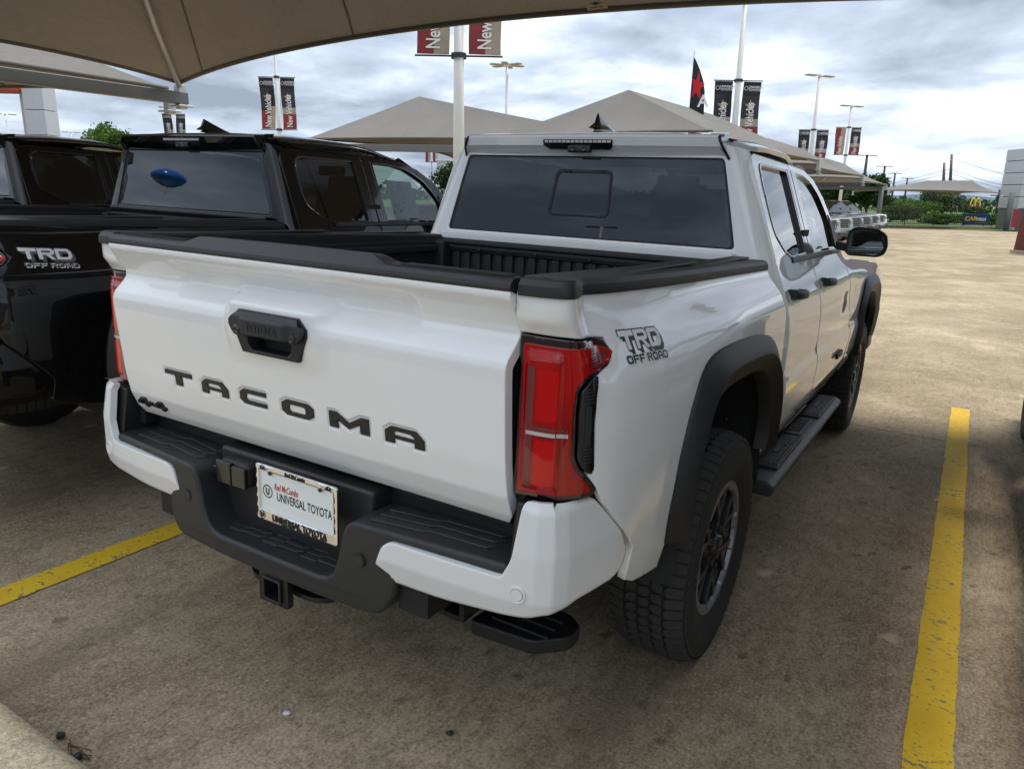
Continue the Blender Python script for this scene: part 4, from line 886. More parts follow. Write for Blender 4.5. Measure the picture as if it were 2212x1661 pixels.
    for sg in (1, -1):
        g_ = MB(); g_.tube([(sg * (.596 + .45 * (1.802 - z)), y + .008, z - .010) for y, z in prf[1:8]], .006, 6); g_.build('spoiler_seam', 'gasket', spo, fix=False)
    bl = rounded([(-.184, 1.7880), (.147, 1.7880), (.147, 1.767), (.140, 1.748), (-.150, 1.748), (-.184, 1.765)], .007)
    bf = lambda x, z: np.stack([x, .5895 + .26 * (1.795 - z) + 0 * x, z + 0 * x], -1)
    bk = panel('brake_lamp', bl, shifted(bf, .004), 'plastic_gloss', spo, step=.03, lip=.012, edge=.003)
    seg_ = MB()
    for k in range(15):
        x = -.170 + k * .0213; q = shifted(bf, .0055)(np.array(x), np.array(1.779)); seg_.box((x + .004, float(q[1]), 1.779), (.0175, .002, .010))
    seg_.build('brake_led', 'lens_clear', bk, fix=False)
    cm = MB(); cm.box((-.004, .594, 1.748), (.105, .03, .030)); cm = cm.build('camera_pod', 'frame_black', bk, bevel=.006, seg=3)
    ln = MB()
    for x in (-.030, .024): ln.lathe([(0, .0105), (-.003, .010), (-.003, .007), (.001, .005), (-.001, .0005)], 18, 'Y', (x, .578, 1.748))
    ln.build('camera_lens', 'plastic_gloss', cm, fix=False)
    wz = MB(); wz.box((.03, .640, 1.7145), (.085, .012, .010)); wz.build('washer_nozzle', 'gasket', spo, bevel=.003)
    RO = [(-.60, .70), (.60, .70), (.672, .80), (.680, .9), (.680, 1.35), (.668, 1.6), (.630, 1.86), (.40, 1.95), (0, 1.97), (-.40, 1.95), (-.630, 1.86), (-.668, 1.6), (-.680, 1.35), (-.680, .9), (-.672, .80)]
    roof = panel('roof', RO, lambda x, y: np.stack([x + 0 * y, y + 0 * x, roof_z(x, y) - .035 * smooth(.80, .62, y) * 0], -1), 'paint_white', T, step=.04, lip=.02, edge=.004)
    for sg in (1, -1):   # roof ditch mouldings
        g_ = MB(); g_.tube([(sg * .612, y, float(roof_z(.612, y)) + .001) for y in np.linspace(.68, 1.85, 14)], .007, 6); g_.build('roof_moulding', 'plastic_gloss', roof, fix=False)
    fn_ = MB(); rows = []
    for t in np.linspace(0, 1, 12):
        h = .070 * (1 - (t - .05) / .95) ** 1.15 if t > .05 else .070 * (.25 + .75 * t / .05); w = .022 * (1 - .25 * t); y0 = .70 + .25 * t
        lean = .045 * (1 - t) * 0
        rows.append([(-w, y0, 1.845), (-w * .55, y0 + .012 * (1 - t), 1.846 + h * .35), (-w * .18, y0 + .022 * (1 - t), 1.847 + h * .9), (0, y0 + .024 * (1 - t), 1.847 + h), (w * .18, y0 + .022 * (1 - t), 1.847 + h * .9), (w * .55, y0 + .012 * (1 - t), 1.846 + h * .35), (w, y0, 1.845)])
    strip(rows, fn_); fn_.add(rows[0], [tuple(range(7))]); fn_.build('antenna_fin', 'plastic_gloss', roof, smooth_angle=.7)
    fb = MB(); fb.lathe([(1.834, .060), (1.843, .052), (1.847, .04), (1.848, .001)], 28, 'Z', (0, .83, 0)); f_ = fb.build('fin_base', 'paint_white', roof, fix=False); f_.scale = (.62, 1.9, 1); f_.location = (0, .83 - .83 * 1.9, 0)
    # ---- doors
    RD = [(.672, .650), (1.362, .650), (1.366, .87), (1.368, 1.33), (1.366, 1.742), (.76, 1.748), (.690, 1.735), (.668, 1.69), (.664, 1.33), (.668, .90)]
    RW = rounded([(.775, 1.712), (1.292, 1.712), (1.292, 1.345), (.96, 1.337), (.86, 1.366), (.752, 1.440), (.752, 1.62)], [.04, .015, .01, .06, .05, .05, .03])
    FD = [(1.374, .650), (2.16, .650), (2.36, .70), (2.455, .80), (2.44, 1.0), (2.36, 1.15), (2.30, 1.290), (2.215, 1.50), (2.12, 1.610), (1.95, 1.695), (1.74, 1.738), (1.374, 1.744), (1.378, 1.33)]
    FW_ = rounded([(1.450, 1.712), (1.68, 1.708), (1.84, 1.682), (1.99, 1.615), (2.10, 1.505), (2.165, 1.345), (1.450, 1.345)], [.015, .05, .05, .05, .03, .02, .01])
    for sg in (1, -1):
        cs = cabside(sg); fl = sg < 0
        for nm, O, Wn, gm, hy in (('rear_door', RD, RW, 'glass_privacy', .755), ('front_door', FD, FW_, 'glass_clear', 1.500)):
            dr = panel(nm, O, cs, 'paint_white', T, [Wn], step=.022, lip=.03, edge=.004, flip=fl); dr['label'] = 'white painted side door' if 0 else nm.replace('_', ' ')
            del dr['label']
            panel('door_glass', Wn, shifted(cs, -.012, sg), gm, dr, step=.06, lip=.003, edge=.001, flip=fl)
            A = np.array(Wn); c = A.mean(0); IN = [tuple(c + (q - c) * .955) for q in A]; panel('window_trim', [tuple(c + (q - c) * 1.012) for q in A], shifted(cs, .003, sg), 'plastic_gloss', dr, [IN], step=.03, lip=.014, edge=.002, flip=fl)
            # handle with recess
            q = lambda y, z, o: tuple(float(v) for v in shifted(cs, o, sg)(np.array(y), np.array(z)))
            rp = rounded([(hy - .015, 1.218), (hy + .20, 1.218), (hy + .205, 1.165), (hy + .13, 1.155), (hy + .05, 1.155), (hy - .02, 1.165)], .02); panel('handle_recess', rp, shifted(cs, .0015, sg), 'paint_white', dr, step=.02, lip=.002, edge=.006, flip=fl)
            h = MB(); ya, yb = hy - .01, hy + .215; cs_ = []
            for t, k in ((0, .75), (.06, 1), (.25, 1.0), (.75, .9), (.95, .7), (1, .5)):
                y = ya + (yb - ya) * t; lift = .022 + .020 * math.sin(math.pi * min(max(t, .12), .9)); z = 1.206 - .012 * t; hh = .019 * k; th = .0105 * k
                p = Vector(q(y, z, lift)); cs_.append([(p.x + sg * th * a, y, z + hh * b_) for a, b_ in ((1, .45), (.6, 1), (-.7, 1), (-1, .3), (-1, -.7), (-.4, -1), (.6, -.9), (1, -.35))])
            for r in cs_: r.append(r[0])
            strip(cs_, h)
            for r in (cs_[0], cs_[-1]): h.add(r[:-1], [tuple(range(8))])
            p = q(hy + .005, 1.205, .010); h.box(p, (.045, .04, .034)); p = q(hy + .185, 1.197, .010); h.box(p, (.035, .03, .026)); h.build('door_handle', 'plastic_black', dr, smooth_angle=.6)
        panel('pillar_trim', [(1.298, 1.342), (1.362, 1.342), (1.362, 1.716), (1.298, 1.716)], shifted(cs, .004, sg), 'plastic_gloss', T, step=.04, lip=.01, edge=.002, flip=fl)
        panel('pillar_trim', [(1.376, 1.342), (1.444, 1.342), (1.444, 1.716), (1.376, 1.716)], shifted(cs, .004, sg), 'plastic_gloss', T, step=.04, lip=.01, edge=.002, flip=fl)
        panel('belt_moulding', [(.95, 1.338), (2.19, 1.338), (2.20, 1.318), (.95, 1.318)], shifted(cs, .005, sg), 'plastic_black', T, step=.04, lip=.008, edge=.003, flip=fl)
        panel('mirror_sail', [(2.10, 1.345), (2.24, 1.345), (2.19, 1.475), (2.115, 1.52)], shifted(cs, .006, sg), 'plastic_black', T, step=.03, lip=.012, edge=.003, flip=fl)
        # rocker and pillars behind the doors
        panel('rocker', [(.62, .642), (2.30, .642), (2.42, .60), (2.40, .565), (2.16, .545), (.62, .545)], shifted(cs, -.006, sg), 'paint_white', T, step=.04, lip=.03, edge=.006, flip=fl)
        ip = MB(); ip.box((sg * .80, 1.36, 1.05), (.05, .12, .80)); ip.box((sg * .755, 1.37, 1.52), (.03, .10, .42), M=Matrix.Rotation(-sg * .36, 3, 'Y')); ip.box((sg * .80, 1.45, .96), (.04, 1.60, .56)); ip.build('door_inner', 'interior', T)
        # front wing
        ar = [(a + WB, b - .006) for a, b in [(p[0] * .985, p[1]) for p in FLARE_OUT]]
        FO = [(2.32, 1.285), (2.368, 1.155), (2.45, 1.0), (2.465, .80), (2.42, .70), (2.66, .56), (ar[0][0], .60)] + ar + [(3.95, .62), (4.05, .75), (4.22, .85), (4.25, 1.0), (4.12, 1.10), (3.7, 1.195), (3.2, 1.235), (2.7, 1.265)]
        panel('front_wing', FO, cs, 'paint_white', T, step=.03, lip=.02, edge=.004, flip=fl)
        text_mesh('side_badge', 'TACOMA', .045, 'letter_black', frame_mat((sg * .962, 2.06, .752), (0, sg, 0), (0, 0, 1)), T, .006, .001)
        # mirror
        mr = empty('door_mirror'); mr.parent = T
        P = rounded([(-.095, .050), (-.060, .074), (.050, .066), (.092, .040), (.104, -.020), (.092, -.062), (.060, -.078), (-.080, -.078), (-.100, -.060)], .02, 4); hs = MB(); rows = []
        for t, k in ((0, .90), (.004, .97), (.012, 1.0), (.05, .98), (.09, .86), (.115, .62), (.125, .30)): rows.append([(sg * (1.022 + u * k), 1.955 + t, 1.396 + v * k) for u, v in P + P[:1]])
        strip(rows, hs); hs.add(rows[-1][:-1], [tuple(range(len(P)))]); hs.build('mirror_housing', 'paint_white', mr, smooth_angle=.8)
        fb = MB(); rows = [[(sg * (1.022 + u * k), y, 1.396 + v * k) for u, v in P + P[:1]] for y, k in ((1.962, 1.004), (1.950, .99), (1.947, .95), (1.950, .86), (1.96, .84))]; strip(rows, fb); fb.build('mirror_bezel', 'plastic_black', mr, smooth_angle=.8)
        mg = MB(); mg.add([(sg * (1.022 + u * .85), 1.953 - .020 * u / .1, 1.396 + v * .85) for u, v in P], [tuple(range(len(P)))]); mg.build('mirror_glass', 'mirror_glass', mr, fix=False)
        st = MB(); st.prism([(.868, 1.345), (.945, 1.333), (.945, 1.372), (.868, 1.390)], lambda u, v, t: (sg * u, t, v), 1.985, 2.06); st.build('mirror_arm', 'plastic_black', mr, bevel=.008)
        # running board
        rbd = empty('running_board'); rbd.parent = T
        S_ = [(.852, .474), (.862, .500), (.965, .502), (.996, .486), (1.000, .470), (.985, .440), (.870, .440)]
        m_ = MB(); m_.prism(S_, lambda u, v, t: (sg * u, t, v), .475, 2.165); m_.build('board', 'plastic_cap', rbd, bevel=.008, seg=2)
        for (y0, y1) in ((.64, 1.16), (1.58, 2.10)):
            pd = MB(); pd.box((sg * .925, (y0 + y1) / 2, .506), (.092, y1 - y0, .014)); pd = pd.build('step_pad', 'plastic_black', rbd, bevel=.005)
            rd = MB()
            for k in range(6):
                x = .888 + k * .0145
                if k in (2, 3):
                    for (a, b_) in ((y0 + .03, y0 + .19), (y1 - .19, y1 - .03)): rd.box((sg * x, (a + b_) / 2, .5145), (.007, b_ - a, .006))
                else: rd.box((sg * x, (y0 + y1) / 2, .5145), (.007, y1 - y0 - .06, .006))
            rd.box((sg * .913, (y0 + y1) / 2, .515), (.026, .12, .005)); rd.build('pad_rib', 'plastic_cap', pd, fix=False)
        wd = MB(); wd.box((sg * .918, 1.37, .504), (.070, .34, .010)); wd = wd.build('word_plate', 'plastic_cap', rbd, bevel=.003)
        text_mesh('board_word', 'TACOMA', .060, 'plastic_black', frame_mat((sg * .938, 1.37, .5095), (0, sg, 0), (-sg, 0, 0)), wd, .002, .001, sx=1.0)
        for y in (.60, 1.28, 2.02): br = MB(); br.box((sg * .82, y, .50), (.13, .07, .04), M=Matrix.Rotation(sg * .5, 3, 'Y')); br.build('board_bracket', 'chassis', rbd, bevel=.004)
    # ---- bed kick step under the right corner
    for sg in (1, -1):
        ks = MB(); P = rounded([(.47, -.86), (.67, -.845), (.745, -.77), (.745, -.70), (.69, -.66), (.49, -.68)], .02); ks.prism(P, lambda u, v, t: (sg * u, v + .02, t), .335, .380); kk = ks.build('kick_step', 'plastic_black', T, bevel=.010, seg=3)
        if sg > 0:
            for k in range(3): r = MB(); r.box((.61, -.795 + .045 * k, .384), (.18, .010, .008)); r.build('step_rib', 'plastic_cap', kk, bevel=.002)
        ar_ = MB(); ar_.box((sg * .58, -.66, .45), (.05, .05, .20)); ar_.build('step_arm', 'chassis', T)
    # ---- hood, windscreen, front
    def hood(x, y): return np.stack([x + 0 * y, y + 0 * x, 1.300 - .11 * smooth(2.6, 4.3, y) - .055 * (np.abs(x) / .78) ** 3 + .018 * smooth(.30, .22, np.abs(x)) * smooth(2.5, 2.8, y)], -1)
    panel('hood', [(-.80, 2.38), (.80, 2.38), (.80, 3.0), (.76, 3.8), (.66, 4.20), (-.66, 4.20), (-.76, 3.8), (-.80, 3.0)], hood, 'paint_white', T, step=.05, lip=.02, edge=.006)
    def shield(x, t): return np.stack([x * (1 + .22 * t), 1.93 + .56 * t - .10 * (x / .6) ** 2, 1.765 - .47 * t + 0 * x], -1)
    panel('windscreen', [(-.60, 0), (.60, 0), (.60, 1), (-.60, 1)], shield, 'glass_shield', T, step=.1, lip=.004, flip=True)
    for sg in (1, -1):
        ap = MB(); ap.tube([(sg * .655, 1.80, 1.735), (sg * .70, 2.05, 1.62), (sg * .765, 2.28, 1.42), (sg * .80, 2.42, 1.28)], .034, 8); ap.build('windscreen_pillar', 'paint_white', T, fix=False)
    g_ = MB(); g_.prism([(-.62, .68), (.62, .68), (.70, .86), (.62, 1.10), (-.62, 1.10), (-.70, .86)], lambda u, v, t: (u, t - .06 * (abs(u) / .7) ** 2, v), 4.14, 4.30); g_.build('grille', 'plastic_black', T, bevel=.02)
    g_ = MB(); g_.prism([(-.93, .50), (.93, .50), (.92, .70), (.70, .76), (-.70, .76), (-.92, .70)], lambda u, v, t: (u, t - .22 * (abs(u) / .93) ** 2.5, v), 4.16, 4.42); g_.build('front_bumper', 'plastic_black', T, bevel=.03, seg=3)
    for sg in (1, -1): h = MB(); h.box((sg * .79, 4.12, 1.0), (.24, .14, .16), rz=-sg * .5); h.build('headlamp', 'lens_clear', T, bevel=.02)
    # ---- interior
    it = MB(); it.box((0, 1.55, .62), (1.60, 2.0, .06)); it.box((0, .72, 1.12), (1.44, .10, .50)); it.build('cabin_floor', 'interior', T)
    it = MB(); it.box((0, 2.22, 1.20), (1.40, .30, .22)); it.build('dashboard', 'interior', T, bevel=.04, seg=3)
    hl = MB(); hl.add([(-.62, .70, 1.765), (.62, .70, 1.765), (.60, 1.80, 1.745), (-.60, 1.80, 1.745)], [(0, 1, 2, 3)]); hl.build('headliner', 'interior_light', T, fix=False)
    for (x, y, w) in ((-.38, .88, .56), (.38, .88, .56), (-.38, 1.62, .50), (.38, 1.62, .50)):
        st = MB(); st.box((x, y, 1.20), (w, .13, .56), M=Matrix.Rotation(.16, 3, 'X')); st.box((x, y + .26, .90), (w, .52, .14)); s = st.build('seat', 'seat_fabric', T, bevel=.045, seg=3)
        hd = MB(); hd.box((x, y - .05, 1.545), (.25, .09, .16)); hd.build('headrest', 'seat_fabric', s, bevel=.035, seg=3)
    sw = MB(); sw.tube([(-.38 + .19 * math.cos(t), 2.0 - .06 * math.sin(t), 1.22 + .18 * math.sin(t)) for t in np.linspace(0, 2 * math.pi, 25)], .016, 8, cap=False); sw.box((-.38, 2.03, 1.22), (.16, .05, .12)); sw.build('steering_wheel', 'interior', T, fix=False)
    im = MB(); im.box((0, 1.86, 1.665), (.25, .03, .07)); im.build('inside_mirror', 'interior', T, bevel=.015)
    # ---- underbody
    u = MB()
    for sg in (1, -1): u.box((sg * .48, 1.5, .60), (.09, 5.2, .14)); u.tube([(sg * .56, -.62, .56), (sg * .56, 0, .44), (sg * .56, .62, .54)], .035, 6)
    u.tube([(-.72, 0, .402), (.72, 0, .402)], .045, 10); u.tube([(-.72, WB, .402), (.72, WB, .402)], .04, 10); u.lathe([(-.12, .05), (-.10, .13), (.10, .13), (.12, .05)], 14, 'X', (0, 0, .402)); u.tube([(0, .1, .42), (0, 1.6, .55)], .04, 8); u.box((0, 1.6, .56), (.9, 2.6, .10)); u.box((0, 3.3, .75), (1.1, 1.6, .4)); u.box((0, -.25, .80), (1.10, 1.4, .20))
    u.build('chassis', 'chassis', T, fix=False)
    ex = MB(); ex.tube([(.60, .6, .50), (.60, -.25, .62), (.60, -.52, .60), (.68, -.60, .56)], .034, 12); ex.build('exhaust_pipe', 'frame_black', T, fix=False)
    spw = empty('spare_wheel'); spw.parent = T; spw.location = (0, -.55, .56); spw.rotation_euler = (0, math.pi / 2, 0); link('tyre', CACHE['tyre'], None, spw); stuff(link('tread', CACHE['tread'], None, spw)); link('rim_barrel', CACHE['barrel'], None, spw)
    return T
BAY_Q = TM.to_4x4().to_quaternion()
def place(T, x, y, rz):
    q = TM.to_4x4() @ Matrix.Rotation(rz, 4, 'Z'); T.rotation_mode = 'QUATERNION'; T.rotation_quaternion = q.to_quaternion(); T.location = TM @ Vector((x, y, .004))
truck = make_truck(); place(truck, 0, 0, 0)
tag(truck, 'white crew cab pickup truck with black arch flares, tailgate facing the viewer, in the foreground', 'pickup truck', 'pickups parked in the bays')
BLK = {'paint_white': 'paint_black', 'bumper_white': 'paint_black', 'decal_black': 'decal_grey'}
t2 = copy_tree(truck, None, BLK); place(t2, -2.59, -.07, .039); tag(t2, 'black crew cab pickup truck parked directly left of the white pickup', 'pickup truck', 'pickups parked in the bays')
t3 = copy_tree(truck, None, BLK); place(t3, -5.32, -.15, .03); tag(t3, 'black pickup truck at the left frame edge, beyond the other black pickup', 'pickup truck', 'pickups parked in the bays')
t4 = copy_tree(truck, None, {'paint_white': 'paint_grey', 'bumper_white': 'paint_grey'}); place(t4, 2.965, .62, 0); tag(t4, 'pickup at the right frame edge of which only a front tyre shows', 'pickup truck', 'pickups parked in the bays')
for t_ in (t2, t3):
    drop(t_, ['kick_step', 'step_arm'])
    for ch in t_.children:
        if ch.name.startswith('rear_window'):
            for g_ in list(ch.children):
                if g_.name.startswith('slider'): bpy.data.objects.remove(g_)
# foil balloon tied to the farther black pickup, mirrored in the black pickup's rear window
bl = empty('foil_balloon', (-6.68, -2.47, 2.35)); tag(bl, 'blue oval foil balloon on a string, seen mirrored in the black pickup rear window', 'balloon'); b_ = MB(); b_.lathe([(-.115, .004), (-.105, .07), (-.07, .145), (-.02, .20), (.02, .205), (.07, .15), (.105, .07), (.115, .004)], 28, 'Z'); b_.build('foil', 'balloon_blue', bl, fix=False)
b_ = MB(); b_.tube([(0, 0, -.11), (.1, .2, -.5), (.35, .75, -1.02)], .003, 5); b_.build('string', 'sticker_white', bl, fix=False)
# price sheet inside the front side window of the black pickup
ps = empty('price_sheet'); tag(ps, 'white printed price sheet inside the black pickup front side window', 'paper'); ps.rotation_mode = 'QUATERNION'; ps.rotation_quaternion = t2.rotation_quaternion; ps.location = t2.location
cs_ = shifted(cabside(1), -.020); panel('sheet', [(1.58, 1.352), (1.86, 1.352), (1.86, 1.615), (1.58, 1.615)], cs_, 'sticker_white', ps, step=.08, lip=.001, edge=.0005)
ci = shifted(cabside(1), -.0185)
for k in range(15):
    z1 = 1.605 - k * .0125
    for (a, b) in (((1.59, 1.67), (1.69, 1.76)) if k < 12 else ((1.59, 1.66),)): panel('print_line', [(a, z1 - .003), (a + (b - a) * random.uniform(.5, 1), z1 - .003), (a + (b - a) * random.uniform(.5, 1), z1), (a, z1)], ci, 'sticker_ink', ps, step=.1, lip=0)
panel('print_block', [(1.59, 1.438), (1.72, 1.438), (1.72, 1.446), (1.59, 1.446)], ci, 'sticker_blue', ps, step=.1, lip=0); panel('print_block', [(1.59, 1.450), (1.67, 1.450), (1.67, 1.468), (1.59, 1.468)], ci, 'sticker_ink', ps, step=.1, lip=0); panel('print_block', [(1.595, 1.365), (1.70, 1.365), (1.70, 1.374), (1.595, 1.374)], ci, 'sticker_ink', ps, step=.1, lip=0)
text_mesh('print_number', '21', .032, 'sticker_ink', frame_mat((.8440, 1.615, 1.405), (0, 1, 0), (-.355, 0, .935)), ps, .0004, .0006)
# ------------------------------------------------------------------ shade canopies
def at(px, py, depth):
    """world point at a depth in front of the photographer, for laying out the far lot"""
    d = CF + CR * ((px - 1106) / 1594.2) - CU * ((py - 830.5) / 1594.2); return Vector(CAM_POS) + d * depth
def canopy(label, cs, rs, ez, bow=.9, post=True, seam=None, sag=.22, group='shade canopies over the parked vehicles', beams=()):
    """cs: four eave corners (x,y[,z]) anticlockwise; rs: two ridge ends (x,y,z)"""
    C = [Vector((c[0], c[1], c[2] if len(c) > 2 else ez)) for c in cs]; Rg = [Vector(r) for r in rs]; root = empty('shade_canopy', C[0].to_2d().to_3d())
    root.location = (0, 0, 0); cen = sum(C, Vector()) / 4
    tag(root, label, 'canopy', group); NU, NV = 24, 12; mb = MB(); hems = []
    tops = [(Rg[0], Rg[0]), (Rg[0], Rg[1]), (Rg[1], Rg[1]), (Rg[1], Rg[0])]       # for edges c0c1, c1c2, c2c3, c3c0
    for e in range(4):
        a, b = C[e], C[(e + 1) % 4]; t0, t1 = tops[e]; L = (b - a).length; inw = (cen - (a + b) / 2); inw.z = 0; inw.normalize(); bw = bow * (1 if e % 2 else .42) if L > 4 else bow * .4; rows = []
        for j in range(NV + 1):
            v = j / NV; row = []
            for i in range(NU + 1):
                u = i / NU; p = a.lerp(b, u) + inw * bw * 4 * u * (1 - u) * (1 - v) + Vector((0, 0, .10 * 4 * u * (1 - u) * (1 - v))); q = t0.lerp(t1, u); r = p.lerp(q, v); r.z -= sag * 4 * v * (1 - v) * .55 + .10 * math.sin(math.pi * u) * math.sin(math.pi * v); row.append(tuple(r))
            rows.append(row)
        strip(rows, mb); hems.append(rows[0])
        if seam and e in seam:
            for u in seam[e]:
                i = int(round(u * NU)); s = MB(); s.tube([(r[i][0], r[i][1], r[i][2] - .006) for r in rows], .013, 6); s.build('seam', 'canopy_hem', root, fix=False)
    mb.build('fabric', 'canopy_cloth', root, fix=False)
    for h in hems: t = MB(); t.tube(h, .030, 6); t.build('hem', 'canopy_hem', root, fix=False)
    for k, c in enumerate(C):
        r = Rg[0] if k < 2 else Rg[1]; t = MB(); t.tube([c + Vector((0, 0, -.06)), c.lerp(r, .35) + Vector((0, 0, -.21)), c.lerp(r, .7) + Vector((0, 0, -.19)), r + Vector((0, 0, -.05))], .042, 10); t.build('rafter', 'steel_galv', root, fix=False)
        j = MB(); j.box((c.x, c.y, c.z - .20), (.12, .12, .34)); j.box((c.x, c.y, c.z - .33), (.24, .24, .025)); j.build('corner_bracket', 'steel_galv', root, bevel=.006)
    for (p, q, w, h) in beams:
        p, q = Vector(p), Vector(q); m_ = MB(); d = q - p; m_.box((0, 0, 0), (w, d.length, h)); o = m_.build('beam', 'beam_grey', root, bevel=.012); o.data.transform(Matrix.Translation((p + q) / 2) @ d.to_track_quat('Y', 'Z').to_matrix().to_4x4())
    return root
def column(root, x, y, h, r=.14, mat='beam_grey'):
    z = float(zg(x, y)); c = MB(); c.tube([(x, y, z - .05), (x, y, h)], r, 16); c.build('post', mat, root, fix=False); b = MB(); b.box((x, y, z + .012), (.45, .45, .03)); b.build('base_plate', mat, root, bevel=.004)
# the one overhead
near = canopy('taupe fabric shade canopy overhead, spanning the top left of the view', [(2.6, -1.3), (2.6, 5.62, 3.125), (-8.86, 5.02), (-8.86, -1.1)], [(-.7, 2.1, 5.0), (-5.7, 2.0, 5.0)], 3.08, 1.15, seam={1: [.118, .38, .642, .90], 3: [.25, .5, .75]},
              beams=[((-8.86, 5.10, 2.865), (-8.86, -3.5, 2.865), .16, .165), ((2.6, 5.72, 2.865), (2.6, -3.5, 2.865), .16, .185)])
for x in (-8.86, 2.85): column(near, x, -3.2, 2.87, .16)
canopy('taupe shade canopy beyond the left end of the overhead one', [(-9.15, -1.3), (-9.15, 5.02), (-20.6, 5.0), (-20.6, -1.3)], [(-12.7, 1.4, 5.15), (-17.0, 1.4, 5.15)], 3.02, 1.15, seam={1: [.25, .5, .75]})
nr = canopy('unseen taupe canopy added on the right to shade the ground', [(14.2, -2.6), (14.2, 5.6), (2.75, 5.62), (2.75, -2.6)], [(10.6, 1.4, 5.2), (6.4, 1.4, 5.2)], 3.05, 1.15)  # out of view, added to shade the ground on the right
canopy('unseen taupe canopy added farthest right to block sky light', [(26, -2.6), (26, 5.6), (14.4, 5.6), (14.4, -2.6)], [(22.4, 1.4, 5.2), (18, 1.4, 5.2)], 3.05, 1.15)  # another unseen canopy, added to dim the white pickup's right side
# maker's patch sewn under the front slope
mt = empty('canopy_patch', (-1.67, 4.215, 3.222)); tag(mt, 'small beige printed patch sewn under the overhead canopy hem', 'label'); u_, v_ = Vector((1, 0, 0)), Vector((0, -.82, .57)); n_ = u_.cross(v_)
b_ = MB(); b_.box((0, 0, 0), (.20, .115, .004)); o = b_.build('cloth', 'print_sand', mt, bevel=.001, seg=1); o.data.transform(frame_mat((0, 0, 0), u_, v_))
b_ = MB(); b_.add([tuple(u_ * a + v_ * c + n_ * .004) for a, c in ((-.075, .012), (-.02, .020), (.0, .032), (.02, .020), (.075, .012), (.02, .004), (0, -.010), (-.02, .004))], [tuple(range(8))]); b_.build('emblem', 'print_navy', mt, fix=False)
text_mesh('number', '210-601-1041', .024, 'print_black', frame_mat(tuple(v_ * -.036 + n_ * .004), u_, v_), mt, .0005)
# far rows
canopy('grey peaked canopy left of the tall bannered pole, behind the black pickup', [(-14.9, 13.2), (-6.2, 17.6), (-9.5, 27.5), (-19, 26)], [(-13.9, 17.0, 4.50), (-14.4, 21.0, 4.5)], 3.0, 1.1, sag=.02, beams=[((-14.9, 13.4, 2.80), (-8.7, 15.4, 2.72), .15, .19)])
canopy('grey peaked canopy seen over the roof of the white pickup', [(-10.0, 15.1), (-3.65, 14.2), (-3.65, 27.0), (-10.0, 27.3)], [(-6.85, 17.0, 4.32), (-6.6, 23.5, 4.32)], 2.98, .9, sag=.02, beams=[((-3.7, 14.2, 2.72), (-8.4, 15.0, 2.72), .15, .19)])
c3 = canopy('grey canopy over the row of trucks, second from the white pickup', [(-8.6, 27.4), (-3.65, 27.1), (-3.75, 40.0), (-8.6, 40.0)], [(-6.2, 29.8, 4.0), (-6.2, 37.2, 4.0)], 2.85, .9, beams=[((-3.7, 27.2, 2.6), (-9.4, 27.3, 2.6), .15, .19)])
c4 = canopy('grey canopy over the far end of the row of trucks', [(-8.6, 40.2), (-3.75, 40.2), (-3.9, 53.0), (-8.6, 53.0)], [(-6.2, 42.8, 3.9), (-6.2, 50.2, 3.9)], 2.72, .9, beams=[((-3.8, 40.2, 2.45), (-9.4, 40.2, 2.45), .15, .19), ((-3.95, 53.0, 2.45), (-9.4, 53, 2.45), .15, .19)])
column(c3, -9.2, 27.3, 2.55); column(c4, -9.2, 40.2, 2.4); column(c4, -4.1, 52.6, 2.6)
a_, b_ = at(1920, 411, 55), at(2165, 418, 55); e_ = (b_ - a_).normalized(); f_ = Vector((-e_.y, e_.x, 0)); 
dc = canopy('grey hipped canopy standing alone in front of the far fence', [tuple(b_), tuple(b_ + f_ * 6), tuple(a_ + f_ * 6), tuple(a_)], [tuple(at(2100, 390.5, 57.5)), tuple(at(2003, 390.5, 57.5))], 2.5, .5)
for k in (b_ + e_ * .75,): column(dc, k.x, k.y, 2.5, .2)
